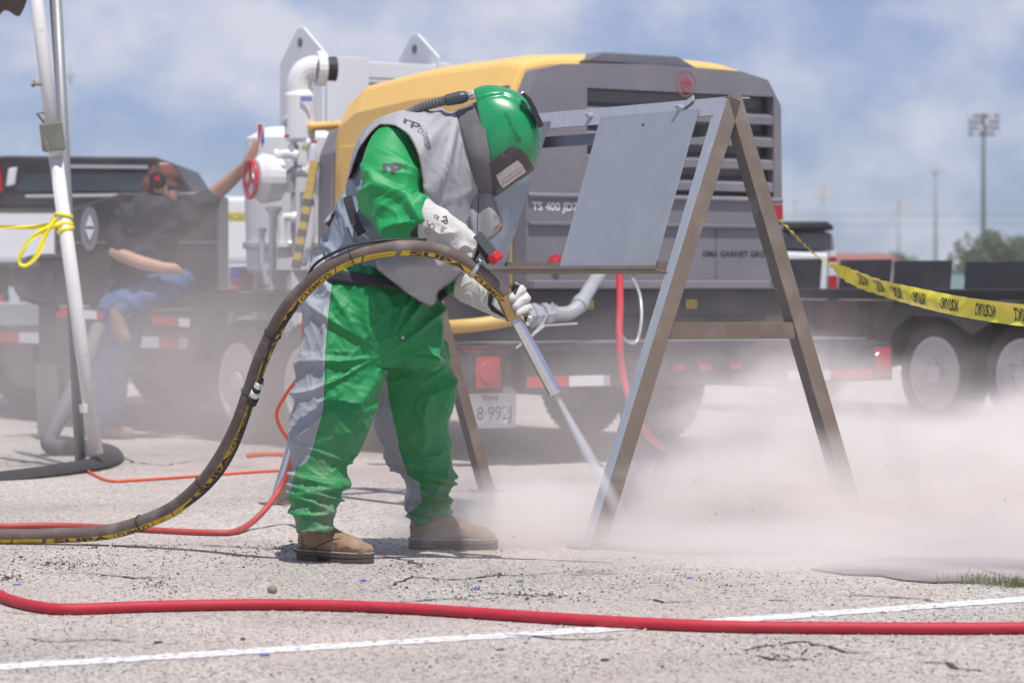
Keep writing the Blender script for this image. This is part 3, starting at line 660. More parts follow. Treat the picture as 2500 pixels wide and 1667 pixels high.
# rear shell with louvre recess: ring frame around the opening
LA0, LA1, LZ0, LZ1 = .80, 2.27, 1.60, 2.235
skin([(.44, 1.0), (.52, 1.0)], 'rear_shell', m_cgrey, cap0=False, cap1=True)
mb = MB()
def face(pts): mb.prism([T(a, .37, z) for a, z in pts], V * .07)
face([(.35, 1.02), (.35, 1.5), (.36, 2.16), (.44, 2.33), (.62, 2.37), (LA0, 2.378), (LA0, 1.02)])
face([(LA0, LZ1), (LA0, 2.378), (1.3, 2.40), (2.0, 2.385), (2.22, 2.34), (LA1, 2.27), (LA1, LZ1)])
face([(LA1, 1.02), (LA1, 2.27), (2.33, 2.18), (2.34, 1.5), (2.34, 1.02)])
face([(LA0, 1.02), (LA0, LZ0), (LA1, LZ0), (LA1, 1.02)])
rf = mb.build('rear_panel', m_cgrey, cp)
mb = MB(); tbox(mb, LA0, LA1, .495, .515, LZ0, LZ1); mb.build('radiator_grille', m_cdark, cp)
for k in range(4):
    z = 2.085 - k * .142; mb = MB()
    mb.prism([T(LA0, .372, z - .03), T(LA0, .372, z + .022), T(LA0, .49, z + .075), T(LA0, .49, z + .045)], U * (LA1 - LA0)); mb.build('louvre', m_cgrey, cp, bevel=.004)
# horizontal mouldings on the rear
mb = MB(); tbox(mb, .36, 2.33, .345, .369, 1.40, 1.425); mb.prism([T(.36, .369, 1.60), T(.36, .345, 1.585), T(.36, .345, 1.57), T(.36, .369, 1.555)], U * 1.97); mb.build('moulding', m_cgrey, cp, bevel=.006)
mb = MB(); tbox(mb, .36, 2.33, .30, .369, 1.02, 1.075); mb.build('ledge', M('ledge_grey', (0.22, 0.205, 0.22), 0.4), cp, bevel=.01)
for a_ in (1.15, 1.80): mb = MB(); tbox(mb, a_, a_ + .005, .362, .369, 1.08, 1.39); mb.build('panel_joint', m_cdark, cp)
for a_ in (.74, 2.19):
    mb = MB(); tbox(mb, a_, a_ + .14, .345, .369, 1.435, 1.565); o = mb.build('tail_lamp_frame', m_cgrey, cp, bevel=.01)
    mb = MB(); tbox(mb, a_ + .015, a_ + .125, .335, .344, 1.45, 1.55); mb.build('tail_lamp', m_lamp, o, bevel=.004)
mb = MB(); mb.lathe(T(.56, .369, 1.18), -V, [(0, .05), (.012, .05), (.014, .028), (.03, .022)], 20); mb.build('reflector', m_redp, cp)
mb = MB(); tbox(mb, 1.50, 1.62, .34, .369, 1.30, 1.335); mb.build('latch', m_galv, cp, bevel=.008)
cmap = lambda a, z, b=.3675: (lambda x, y: T(a + x, b, z + y))
letters('lettering', 'TS 400 JD7', .048, cmap(.56, 1.515), m_letw, cp, bold=.03, width=.34)
letters('lettering', 'GMA GARNET GROUP', .034, cmap(1.98, 1.24), m_letd, cp, bold=.02, width=.58)
# round red emblem: ring, diamond, word band
mb = MB(); c0 = T(1.56, .368, 2.29); R1, R2 = .073, .080; vs = []; fs = []
for k in range(48):
    q = 2 * math.pi * k / 48; r_ = U * math.cos(q) + ZZ * math.sin(q); vs += [c0 + r_ * R1, c0 + r_ * R2]
    fs.append((2 * k, 2 * k + 1, (2 * k + 3) % 96, (2 * k + 2) % 96))
mb.add(vs, fs)
m_emb = M('emblem_red', (0.40, 0.09, 0.10), 0.5)
em = mb.build('emblem', m_emb, cp)
mb = MB(); mb.add([c0 - V * .001 + p for p in (U * .047 + ZZ * .007, ZZ * .056, U * -.047 + ZZ * .007)], [(0, 1, 2)]); mb.add([c0 - V * .001 + p for p in (U * .047 - ZZ * .022, ZZ * -.056, U * -.047 - ZZ * .022)], [(0, 1, 2)]); mb.build('diamond', m_emb, em)
letters('lettering', 'ATMOS', .020, lambda x, y: T(1.56 + x, .3665, 2.283 + y), m_emb, em, bold=.02)
# yellow hood and front
skin([(.522, 1.004, .04), (.70, 1.008, .06, .03), (1.6, 1.01, .05, .03), (2.3, 1.005, .0, .03), (2.52, 1.0, -.09), (2.60, .98, -.20)], 'hood', m_cyel, bevel=.03)
skin([(2.602, .99, -.24), (2.80, .985, -.26)], 'front_shell', m_cgrey)
mb = MB(); mb.prism([T(.85, .50, 2.405), T(1.02, .50, 2.47), T(1.60, .50, 2.47), T(1.75, .50, 2.405)], V * .9); mb.build('roof_vent', m_cdark if False else M('vent_grey', (0.17, 0.175, 0.20), 0.5), cp, bevel=.01)
mb = MB(); mb.prism([T(.332, .523, 1.02), T(.332, 2.59, 1.02), T(.332, 2.59, 1.32), T(.332, .80, 1.95), T(.332, .60, 2.24), T(.332, .523, 2.24)], U * .006); mb.build('side_panel', m_cgrey, cp)
for b0, b1 in ((2.0, 2.45),):
    mb = MB(); mb.prism([T(.346, b0, 1.15), T(.346, b1, 1.15), T(.346, b1, 1.95), T(.346, b0, 1.95)], -U * .012); mb.build('side_door', m_cyel, cp, bevel=.008)
# subframe under compressor
mb = MB(); tbox(mb, .42, 2.28, .45, 2.75, .715, 1.018); tbox(mb, .30, 2.36, .40, .448, .86, 1.018); sf = mb.build('subframe', m_blk, cp, bevel=.006)
for a_ in (.78, 1.58):
    mb = MB(); tbox(mb, a_, a_ + .085, .39, .399, .90, .955); o = mb.build('warning_label', m_yel, cp); 
    letters('lettering', 'NOTICE', .012, cmap(a_ + .0425, .935, .3885), m_letd, o)
    letters('lettering', 'HOT SURFACE', .008, cmap(a_ + .0425, .915, .3885), m_letd, o)
# outlet pipe, yellow hose, whip check, red hose
mb = MB(); pts = spline([P(1462, 672, 17.0), P(1440, 705, 16.8), P(1412, 748, 16.62), P(1385, 765, 16.55), P(1350, 765, 16.5)], 6); mb.tube(pts, .042, 16)
mb.tube([pts[10], pts[12]], .052, 16); mb.tube([pts[-2], pts[-1]], .052, 16)
tag(recentre(mb.build('outlet_pipe', m_galv, smooth=False)), 'pale elbow pipe coming down out of the compressor under the hanging plate', 'pipe')
mb = MB(); a_, b_ = P(1350, 765, 16.5), P(1285, 772, 16.4); mb.tube([a_.lerp(b_, t) for t in (0, .2, .21, .4, .41, .6, .61, .8, .81, 1)], [.05, .05, .065, .065, .045, .045, .07, .07, .055, .05], 8)
mb.tube([P(1350, 740, 16.45), P(1325, 790, 16.4), P(1290, 830, 16.35)], .008, 8); mb.tube([P(1410, 790, 16.4), P(1330, 795, 16.4), P(1260, 850, 16.3)], .006, 8)
tag(recentre(mb.build('hose_coupling', m_galv)), 'shiny claw coupling between the pale pipe and the yellow hose', 'coupling')
mb = MB(); mb.tube(spline([P(1285, 772, 16.4), P(1200, 788, 16.3), P(1130, 796, 16.3), P(1040, 800, 16.5), P(980, 790, 16.9)], 8), .04, 16)
tag(recentre(mb.build('yellow_hose', M('yellow_hose_rubber', (0.62, 0.42, 0.13), 0.55), smooth=True)), 'thick yellow air hose running left from the coupling on the trailer', 'hose')
mb = MB(); mb.tube(spline([P(1512, 660, 16.6), P(1514, 740, 16.35), P(1512, 820, 16.15), P(1520, 910, 16.1), P(1542, 990, 16.0), P(1580, 1060, 15.9), G(1640, 1112) + ZZ * .02, G(1720, 1128) + ZZ * .02, G(1800, 1132) + ZZ * .02, G(1900, 1128) + ZZ * .02], 8), .021, 14)
tag(recentre(mb.build('red_hose', m_red, smooth=True)), 'red air hose hanging from the compressor down to the dusty ground', 'hose')
mb = MB(); mb.tube(spline([P(1545, 680, 16.7), P(1562, 720, 16.5), P(1566, 780, 16.4), P(1555, 832, 16.35), P(1535, 836, 16.3), P(1518, 820, 16.2)], 8), .009, 10)
tag(recentre(mb.build('whip_check_cable', m_galv, smooth=True)), 'grey safety cable looped beside the hanging red hose', 'cable')

# blast pot with its lifting frame
bp_ = thing('blast_pot', 'white abrasive blast pot with red hand wheel inside a white lifting frame', 'blast pot', T(.8, 4.1, .71))
mb = MB(); c = T(.92, 4.05, 0)
mb.lathe(c, ZZ, [(.95, .10), (1.15, .33), (1.9, .35), (2.08, .34), (2.16, .2), (2.17, .01)], 32); mb.build('tank', m_white, bp_, smooth=False)
FX0, FX1, FY0, FY1 = 1.36, 2.36, 4.3, 4.82
for a_, b_ in ((FX0, FY0), (FX0, FY1), (FX1, FY0), (FX1, FY1)):
    mb = MB(); tbox(mb, a_ - .05, a_ + .05, b_ - .05, b_ + .05, .715, 2.70); mb.build('frame_post', m_white, bp_, bevel=.006)
for b_ in (FY0, FY1): mb = MB(); tbox(mb, FX0 + .052, FX1 - .052, b_ - .04, b_ + .04, 2.56, 2.68); mb.build('frame_beam', m_white, bp_, bevel=.006)
for a_ in (FX0, FX1):
    mb = MB(); tbox(mb, a_ - .04, a_ + .04, FY0 + .052, FY1 - .052, 2.56, 2.68); mb.build('frame_beam', m_white, bp_, bevel=.006)
    mb = MB(); mb.prism([T(a_ - .056, FY0 - .06 + x, z) for x, z in ((0, 2.2), (.62, 2.2), (.62, 2.68), (.36, 2.93), (.28, 2.93), (0, 2.74))], -U * .02); o = mb.build('lifting_plate', m_white, bp_, bevel=.005)
    mb = MB(); mb.lathe(T(a_ - .0765, FY0 + .26, 2.82), -U, [(0, .035), (.002, .035)], 16); mb.build('lifting_eye', m_print2, o)
mb = MB(); tbox(mb, FX0 - .05, FX0 + .3, FY0 - .09, FY0 - .055, 2.2, 2.70); mb.build('end_panel', m_white, bp_, bevel=.004)
mb = MB(); tbox(mb, FX0 + .3, FX1, FY0 + .1, FY0 + .2, 2.18, 2.54); mb.build('backing_panel', m_cdark, bp_)
# vent elbow and muffler at the left
def pl(px, py, Y=19.2): return P(px, py, Y)
mb = MB(); mb.tube(spline([pl(730, 240), pl(730, 205), pl(740, 180), pl(760, 168), pl(775, 168)], 5), .085, 16); mb.lathe(pl(772, 168), (1, .3, 0), [(0, .115), (.03, .12), (.06, .115)], 20); vo_ = mb.build('vent_elbow', m_white, bp_, smooth=False)
mb = MB(); mb.lathe(pl(784, 168), (1, .3, 0), [(0, .08), (.10, .085)], 18); mb.build('rubber_boot', m_black, vo_)
mb = MB(); mb.lathe(pl(732, 346), ZZ, [(0, .08), (.02, .105), (.31, .105), (.33, .09), (.38, .06), (.42, .06)], 20); mb.lathe(pl(728, 238), ZZ, [(0, .07), (.03, .085), (.06, .07)], 16)
mf_ = mb.build('exhaust_muffler', m_white, bp_)
mb = MB(); mb.prism([pl(734, 236, 19.08), pl(762, 236, 19.08), pl(762, 248, 19.08), pl(734, 248, 19.08)], (0, .004, 0)); mb.build('label', M('label_blue', (0.2, 0.24, 0.5), 0.5), mf_)
mb = MB(); mb.tube(spline([pl(755, 310, 19.1), pl(790, 308, 19.2), pl(830, 306, 19.4)], 4), .03, 12); mb.build('yellow_pipe', m_cyel, bp_, smooth=True)
mb = MB(); mb.tube(spline([pl(708, 470), pl(712, 425), pl(740, 418), pl(762, 430), pl(764, 480)], 5), .04, 12); mb.tube([pl(716, 470), pl(716, 560), pl(722, 640)], .018, 8); mb.tube([pl(738, 470), pl(740, 560), pl(742, 650)], .018, 8)
mb.tube(spline([pl(725, 355), pl(722, 400), pl(722, 430)], 3), .014, 8); mb.build('piping', m_galv, bp_, smooth=False)
for pts_, r_ in (([(690, 300), (700, 290), (716, 300), (716, 360)], .022), ([(676, 380), (700, 376), (724, 380)], .03), ([(748, 350), (760, 362), (762, 400), (752, 420)], .035), ([(690, 600), (690, 540), (702, 530), (720, 532)], .028), ([(755, 480), (757, 560), (750, 640)], .035), ([(640, 560), (640, 640), (652, 690)], .02)):
    mb = MB(); L2 = spline([pl(x, y, 19.15) for x, y in pts_], 5); mb.tube(L2, r_, 12); mb.lathe(L2[0], L2[1] - L2[0], [(-.01, r_ * 1.5), (.02, r_ * 1.5)], 12); mb.lathe(L2[-1], L2[-1] - L2[-2], [(-.02, r_ * 1.5), (.01, r_ * 1.5)], 12); mb.build('pipe', (m_white, m_galv)[r_ < .025], bp_)
for x_, y_, c__ in ((742, 362, m_yel), (768, 346, m_rtape), (700, 332, m_rtape)):
    mb = MB(); mb.prism([pl(x_ - 6, y_ - 3, 19.0), pl(x_ + 6, y_ - 3, 19.0), pl(x_ + 6, y_ + 4, 19.0), pl(x_ - 6, y_ + 4, 19.0)], (0, .01, 0)); mb.build('label', c__, bp_)
mb = MB(); mb.lathe(T(.92, 4.05, 0), ZZ, [(1.30, .352), (1.31, .358), (1.34, .358), (1.35, .352)], 32); mb.build('tank_band', m_galv, bp_)
for k in range(3):
    q = .6 + 2.1 * k; mb = MB(); c0_ = T(.92, 4.05, 0) + Vector((math.cos(q), math.sin(q), 0)) * .28; mb.bar(c0_ + ZZ * .72, c0_ + ZZ * 1.2, .07, .07, U); mb.build('tank_leg', m_white, bp_)
mb = MB(); mb.tube([pl(668, 520, 19.3), pl(664, 712, 19.3)], .028, 4); mb.lathe(pl(668, 512, 19.3), ZZ, [(-.05, .02), (0, .06), (.02, .06)], 12); mb.build('valve_post', m_white, bp_)
# hand wheel
hw = pl(612, 438, 19.0); ax = Vector((-1, -.45, 0)).normalized(); mb = MB()
mb.lathe(pl(640, 436, 19.15), ax, [(-.12, .15), (.0, .17), (.05, .13), (.06, .03), (.12, .03)], 24); mb.build('manway_cover', m_white, bp_)
a_ = ax.orthogonal().normalized(); b2 = ax.cross(a_); mb = MB()
mb.tube([hw + (a_ * math.cos(k * math.pi / 12) + b2 * math.sin(k * math.pi / 12)) * .12 for k in range(25)], .017, 10, cap=False)
for k in range(3): q = k * math.pi * 2 / 3 + .4; mb.tube([hw, hw + (a_ * math.cos(q) + b2 * math.sin(q)) * .12], .012, 8)
mb.build('hand_wheel', m_redp, bp_, smooth=True)
# blue/red decal on the tank
mb = MB(); mb.prism([pl(628, 300, 19.25), pl(646, 300, 19.25), pl(646, 362, 19.25), pl(628, 362, 19.25)], (0, .004, 0)); dc = mb.build('decal', m_wtape, bp_)
mb = MB(); mb.prism([pl(630, 304, 19.24), pl(640, 304, 19.24), pl(632, 358, 19.24)], (0, .003, 0)); mb.build('decal_stripe', m_rtape, dc)
mb = MB(); mb.prism([pl(642, 308, 19.24), pl(645, 350, 19.24), pl(637, 350, 19.24)], (0, .003, 0)); mb.build('decal_stripe', m_blue, dc)
m_hzy = M('faded_yellow', (0.50, 0.35, 0.10), .7); m_hzb = M('faded_black', (0.12, 0.11, 0.11), .7)
# hazard post: yellow and black bands
hz = thing('hazard_post', 'slanting post with yellow and black hazard bands left of the compressor', 'post', T(-.0, 2.9, .71))
A_, B_ = P(768, 395, 18.9), P(722, 655, 18.8)
for i in range(14):
    mb = MB(); mb.bar(A_.lerp(B_, i / 14), A_.lerp(B_, (i + 1) / 14 - .002), .055, .05, (1, 0, .35)); mb.build('band', m_hzy if i % 2 == 0 or i < 4 else m_hzb, hz)
# small flag sign
fl = thing('flag_sign', 'small American flag sticker board standing on the trailer deck behind the hand wheel post', 'flag', P(587, 715, 20.3))
mb = MB(); mb.prism([P(560, 650, 20.3), P(618, 650, 20.3), P(618, 712, 20.3), P(560, 712, 20.3)], (0, .02, 0)); mb.build('board', m_wtape, fl)
for i in range(7):
    mb = MB(); y0 = 652 + i * 8.4; mb.prism([P(562 if i > 3 else 590, y0, 20.29), P(616, y0, 20.29), P(616, y0 + 4.3, 20.29), P(562 if i > 3 else 590, y0 + 4.3, 20.29)], (0, .003, 0)); mb.build('stripe', m_rtape, fl)
mb = MB(); mb.prism([P(562, 652, 20.288), P(589, 652, 20.288), P(589, 682, 20.288), P(562, 682, 20.288)], (0, .003, 0)); mb.build('canton', M('flag_blue', (0.05, 0.09, 0.32), 0.6), fl)

# ------------------------------------------------------------------ vehicles and boxes at the left
pk = thing('pickup_truck', 'black pickup truck parked behind the seated person, seen through the dust', 'pickup truck', P(150, 690, 24).xy.to_3d())
YB = 24.0
def side_shape(pts, Y, depth, name, mat, parent, bevel=.03):
    mb = MB(); mb.prism([P(x, y, Y) for x, y in pts], (0, depth, 0)); return mb.build(name, mat, parent, bevel=bevel)
side_shape([(-330, 520), (-330, 400), (-20, 384), (20, 380), (380, 384), (425, 402), (470, 470), (500, 478), (500, 620), (132, 620), (132, 508), (-330, 508)], YB, 1.9, 'cab', m_blk, pk, .06)
side_shape([(130, 402), (360, 404), (362, 412), (130, 410)], YB - .012, .01, 'roof_trim', m_galv, pk, .0)
side_shape([(60, 424), (380, 424), (430, 466), (40, 466)], YB - .012, .01, 'rear_window', m_glass, pk, .0)
side_shape([(-60, 400), (0, 400), (8, 470), (-60, 470)], YB - .03, .02, 'tail_lamp', m_lamp, pk, .01)
side_shape([(20, 412), (42, 408), (36, 452), (14, 456)], YB - .03, .02, 'reverse_lamp', m_wtape, pk, .01)
side_shape([(60, 476), (540, 470), (540, 480), (60, 484)], YB - .08, .06, 'bed_rail', m_galv, pk, .01)
side_shape([(-330, 640), (0, 640), (10, 900), (-330, 900)], YB - .4, 1.6, 'rear_body', m_blk, pk, .04)
side_shape([(-20, 720), (8, 720), (8, 760), (-20, 760)], YB - .42, .015, 'lower_lamp', m_lamp, pk, .0)
side_shape([(20, 700), (52, 700), (46, 745), (24, 745)], YB - .42, .015, 'badge', m_galv, pk, .0)
side_shape([(8, 640), (520, 640), (520, 880), (8, 880)], YB, 1.4, 'bed_side', m_blk, pk, .04)
for x_ in (90, 430): wheel(pk, P(x_, 850, YB) * 1.0 - Vector((0, .03, P(x_, 850, YB).z - .40)), Vector((-.3, -1, 0)), .40, .23, .26)
wt = thing('white_truck', 'white truck body standing in the far background behind the dark pickup', 'truck', P(300, 690, 30).xy.to_3d())
side_shape([(-60, 480), (700, 480), (700, 640), (-60, 640)], 30, 1.8, 'body', m_white, wt, .05)
side_shape([(-60, 648), (700, 648), (700, 720), (-60, 720)], 29.9, 1.8, 'sill', m_galv, wt, .02)
for x_ in (60, 620): wheel(wt, Vector((P(x_, 800, 30).x, 29.95, .45)), Vector((-.3, -1, 0)), .45, .26, .3)
# black equipment cabinet with an oval badge
eb = thing('equipment_box', 'tall black equipment cabinet with an oval white diamond badge, behind the tent pole', 'cabinet', P(330, 690, 21.0).xy.to_3d())
side_shape([(135, 520), (300, 470), (532, 474), (532, 745), (135, 745)], 21.0, .8, 'cabinet', m_blk, eb, .02)
side_shape([(120, 752), (540, 752), (540, 830), (120, 830)], 20.95, .9, 'skid', m_blk, eb, .02)
mb = MB(); mb.prism([P(218 + 22 * math.cos(q * math.pi / 16), 558 + 54 * math.sin(q * math.pi / 16), 20.98) for q in range(32)], (0, .015, 0)); bd = mb.build('oval_badge', m_cgrey, eb)
for s_ in (1, -1):
    mb = MB(); mb.prism([P(208, 556 - s_ * 4, 20.965), P(219, 556 - s_ * 32, 20.965), P(230, 556 - s_ * 4, 20.965)], (0, .004, 0)); mb.build('diamond', m_wtape, bd)
side_shape([(140, 590), (530, 590), (530, 594), (140, 594)], 20.985, .012, 'seam', m_cgrey, eb, 0)
side_shape([(160, 905), (260, 905), (260, 1000), (160, 1000)], 20.95, .3, 'leg', m_blk, eb, .01)
side_shape([(430, 840), (520, 840), (520, 985), (430, 985)], 20.95, .3, 'leg', m_blk, eb, .01)
# reflective stripe rail and black crank handle near left
rl = thing('drop_rail', 'dark steel rail with red and white reflective tape in front of the cabinet', 'rail', P(300, 760, 20.6))
side_shape([(98, 745), (520, 780), (520, 806), (98, 770)], 20.6, .08, 'rail', m_blk, rl, .005)
for i in range(6):
    x0 = 106 + i * 66; sh = (x0 - 98) * 35 / 422
    if 270 < x0 < 370: continue
    side_shape([(x0, 748 + sh), (x0 + 64, 753 + sh), (x0 + 64, 774 + sh), (x0, 769 + sh)], 20.59, .006, 'reflective_tape', (m_rtape, m_wtape)[i % 2], rl, 0)
mb = MB(); mb.tube(spline([P(160, 628, 19.5), P(90, 630, 19.4), P(50, 645, 19.3), P(40, 690, 19.3), P(60, 725, 19.3), P(110, 740, 19.4)], 6), .025, 10)
tag(recentre(mb.build('looped_cable', m_black, smooth=True)), 'thick black cable bent in a loop left of the tent pole', 'cable')
mb = MB(); mb.bar(P(115, 628, 19.5), P(115, 900, 19.5), .10, .08, (1, 0, 0)); mb.bar(P(120, 720, 19.55), P(140, 760, 19.6), .04, .04, (1, 0, 0)); mb.bar(P(115, 895, 19.5), G(120, 1072) , .14, .1, (1, 0, 0))
tag(recentre(mb.build('jack_post', m_blk)), 'black jack post standing behind the tent pole', 'post')

# ------------------------------------------------------------------ right trailer
UR = Vector((.56, -.83, 0)).normalized(); VR = Vector((UR.y, -UR.x, 0)); VR = VR if VR.y > 0 else -VR
OR = Vector(((2308 - 1250) * K * 21.2, 21.2, 0)); RR = Matrix((UR, VR, ZZ)).transposed()
def TR(a, b, z=0): return OR + UR * a + VR * b + ZZ * z
def rbox(mb, a0, a1, b0, b1, z0, z1, mi=0): return mb.box(TR((a0 + a1) / 2, (b0 + b1) / 2, (z0 + z1) / 2), (a1 - a0, b1 - b0, z1 - z0), RR, mi)
rt = thing('tilt_trailer', 'dark low trailer with upright ramp plates and two dusty wheels at the right', 'trailer', TR(0, .8))
mb = MB(); rbox(mb, -3.4, 2.6, .02, 2.1, .93, 1.01); mb.build('deck', m_blk, rt, bevel=.008)
mb = MB(); rbox(mb, -3.4, -.60, .0, .06, .42, .925); mb.build('side_panel', m_brown, rt)
for a_ in (-3.4, -2.55, -1.65, -.95): mb = MB(); rbox(mb, a_, a_ + .13, -.03, -.001, .42, .925); mb.build('stake_pocket', m_blk, rt)
mb = MB(); rbox(mb, -3.4, 2.6, .3, .42, .45, .60); rbox(mb, -3.4, 2.6, 1.7, 1.82, .45, .60); mb.build('chassis', m_blk, rt)
for i, (p0, p1, tilt) in enumerate(((1870, 1998, -.03), (2040, 2168, -.04), (2172, 2316, -.03), (2346, 2498, -.035), (2545, 2700, -.03))):
    def a_at(px):
        lo, hi = -4.0, 3.0
        for _ in range(40):
            m_ = (lo + hi) / 2
            if proj(TR(m_, .12, 1.0))[0] < px: lo = m_
            else: hi = m_
        return lo
    a0, a1 = a_at(p0), a_at(p1); h = .24 - .012 * i
    mb = MB(); mb.prism([TR(a0 + .03, .12, 1.012), TR(a1, .12, 1.012), TR(a1 - .03, .12 + .05, 1.012 + h), TR(a0, .12 + .05, 1.012 + h)], VR * .02); mb.build('ramp_plate', m_blk, rt, bevel=.003)
for a_ in (0.0, .92):
    wheel(rt, TR(a_, .0, .39), -VR, .39, .262, .25)
wheel(rt, TR(0, 1.95, .39), VR, .39, .262, .25)
mb = MB(); prof2 = [(-.62, .45), (-.56, .78), (-.36, .905), (1.28, .905), (1.48, .78), (1.54, .45)]
for i in range(5):
    (b0, z0), (b1, z1) = prof2[i], prof2[i + 1]
    mb.prism([TR(b0, -.16, z0), TR(b1, -.16, z1), TR(b1, .15, z1), TR(b0, .15, z0)], (ZZ * .012 if i == 2 else (UR * .012)))
mb.prism([TR(a_, -.158, z) for a_, z in ((-.62, .45), (-.56, .78), (-.36, .90), (1.28, .90), (1.48, .78), (1.54, .45), (1.42, .45), (1.32, .70), (1.1, .82), (.72, .80), (.46, .68), (.20, .80), (-.2, .82), (-.40, .70), (-.50, .45))], VR * .004)
mb.build('fender', m_blk, rt)
mb = MB(); rbox(mb, -1.1, 1.6, .26, .29, .42, .925); mb.build('wheel_well', m_blk, rt)
# grey pickup behind it, barrier
pg = thing('grey_pickup', 'grey and white pickup with raised bed cover behind the compressor', 'pickup truck', P(1980, 690, 25.5).xy.to_3d())
side_shape([(1912, 540), (2020, 540), (2036, 552), (2036, 562), (1912, 560)], 25.5, 1.5, 'bed_cover', m_blk, pg, .02)
side_shape([(1912, 566), (2000, 562), (2034, 570), (2038, 612), (1912, 608)], 25.6, 1.5, 'window_band', m_cgrey, pg, .03)
side_shape([(1912, 614), (2030, 618), (2030, 900), (1912, 900)], 25.55, 1.5, 'body', m_white, pg, .03)
wheel(pg, Vector((P(1975, 900, 25.5).x, 25.5, .4)), Vector((-.3, -1, 0)), .40, .23, .26)
br = thing('road_barrier', 'red and white banded safety barrier post behind the yellow tape', 'barrier', P(2033, 690, 24.4).xy.to_3d())
for i, (y0, y1) in enumerate(((612, 626), (627, 640), (641, 672), (673, 725), (726, 800), (801, 960))):
    mb = MB(); mb.prism([P(2027 - i, y0, 24.4), P(2041 + i, y0, 24.4), P(2041 + i + 1, y1, 24.4), P(2026 - i, y1, 24.4)], (0, .2, 0)); mb.build('band', (m_white, m_rtape)[i % 2], br)

# ------------------------------------------------------------------ far background
def flood(px, ytop, ybase_w, Y, rows, cols, wpx, hpx, mat, label):
    z1 = EYE - (ytop - HOR) * K * Y; x = (px - 1250) * K * Y; s = K * Y
    t_ = thing('light_pole', label, 'floodlight pole', (x, Y, 0), 'floodlight poles in the distance')
    mb = MB(); mb.tube([(x, Y, 0), (x, Y, z1 * .5), (x, Y, z1)], [ybase_w * s, ybase_w * s * .85, ybase_w * s * .6], 10); mb.build('pole', mat, t_, smooth=True)
    for r in range(rows):
        z = z1 - hpx * s * (r + .5) / rows; mb = MB(); mb.box((x, Y - .1, z), (wpx * s, .15, .12)); mb.build('crossarm', mat, t_)
        for c in range(cols):
            xx = x + wpx * s * ((c + .5) / cols - .5); rr = min(wpx * s / cols, hpx * s / rows) * .42
            mb = MB(); mb.lathe((xx, Y - .2, z + rr * .2), (0, -1, -.35), [(-rr * .8, rr * .3), (0, rr), (rr * .2, rr)], 10); mb.build('floodlight', m_polg if mat is m_polg and (r + c) % 4 else m_floodw, t_)
    return t_
flood(2401, 278, 6.5, 190, 4, 6, 76, 58, m_polg, 'tallest dark pole with a wide rack of floodlights at the right')
flood(2284, 412, 5, 230, 1, 5, 34, 14, M('pole_grey', (0.2, 0.22, 0.25), 0.6), 'plain grey pole with one low row of lamps left of the tallest')
flood(2194, 482, 4.5, 260, 3, 4, 46, 38, M('pole_pale', (0.3, 0.33, 0.36), 0.6), 'short pale pole with a white lamp rack, third from right')
flood(2010, 446, 4.5, 250, 3, 3, 42, 46, MATS['pole_pale'], 'pale pole with white lamps just right of the compressor')
flood(1942, 480, 4.0, 300, 2, 2, 18, 40, MATS['pole_pale'], 'faintest small lamp pole beside the compressor corner')
flood(172, 155, 4.0, 170, 1, 2, 30, 60, MATS['pole_pale'], 'pale lamp pole half hidden behind the tent pole at the left')
for i, (ya, yb) in enumerate(((516, 512), (540, 536))):
    Y = 160 + i * 8; A_ = P(1250, ya, Y); B_ = P(3200, yb, Y + 10); pts = []
    for k in range(13): t = k / 12; q = A_.lerp(B_, t); q.z -= 2.2 * t * (1 - t) * .5; pts.append(q)
    mb = MB(); mb.tube(pts, .016, 5); tag(recentre(mb.build('power_line', m_dgrey)), ['upper of two low power lines over the trees', 'lower of two low power lines over the trees'][i], 'power line')
def tree(px, py_top, py_c, Y, rx, rz, name, label, seed, n=2600):
    random.seed(seed); s = K * Y; x = (px - 1250) * s; z1 = EYE - (py_top - HOR) * s; zc = EYE - (py_c - HOR) * s
    t_ = thing(name, label, 'tree', (x, Y, 0)); mb = MB(); mb.tube([(x, Y, 0), (x + .2, Y, zc * .5), (x - .1, Y, zc)], [rx * .08, rx * .06, rx * .03], 8)
    for k in range(5):
        a_ = random.uniform(0, 6.28); mb.tube([(x, Y, zc * .4), (x + math.cos(a_) * rx * .5, Y + math.sin(a_) * rx * .5, zc + rz * random.uniform(0, .5))], [rx * .04, rx * .015], 6)
    mb.build('trunk', m_bark, t_)
    mb = MB(); cl = [(random.gauss(0, .5), random.gauss(0, .5), random.gauss(0.05, .42), random.uniform(.25, .5)) for _ in range(26)]
    for k in range(n):
        c = random.choice(cl); d = Vector((random.gauss(0, 1), random.gauss(0, 1), random.gauss(0, 1))).normalized() * c[3] * random.uniform(.6, 1.05)
        p = Vector((x + (c[0] * .62 + d.x) * rx, Y + (c[1] * .62 + d.y) * rx, max(.3, zc + (c[2] * .62 + d.z) * rz))); sz = rx * .075
        a_ = Vector((random.gauss(0, 1), random.gauss(0, 1), random.gauss(0, 1))).normalized() * sz; b2 = a_.orthogonal().normalized() * sz * .7
        mb.add([p - a_, p + b2, p + a_, p - b2], [(0, 1, 2, 3)])
    mb.build('crown', m_leaf, t_)
tree(2430, 590, 640, 120, 1.25 * 1.15, 1.35, 'broadleaf_tree', 'bushy green tree behind the ramp plates, right of the tall light pole', 3)
tree(2498, 590, 640, 124, 1.5, 1.45, 'broadleaf_tree', 'dark green tree cut by the right edge of the photo', 4)
tree(2385, 620, 655, 118, .9, .9, 'broadleaf_tree', 'low light green tree under the tall floodlight pole', 6, 1400)
tree(2195, 606, 650, 150, 1.0, .95, 'broadleaf_tree', 'small distant green tree between two lamp poles', 5, 1200)
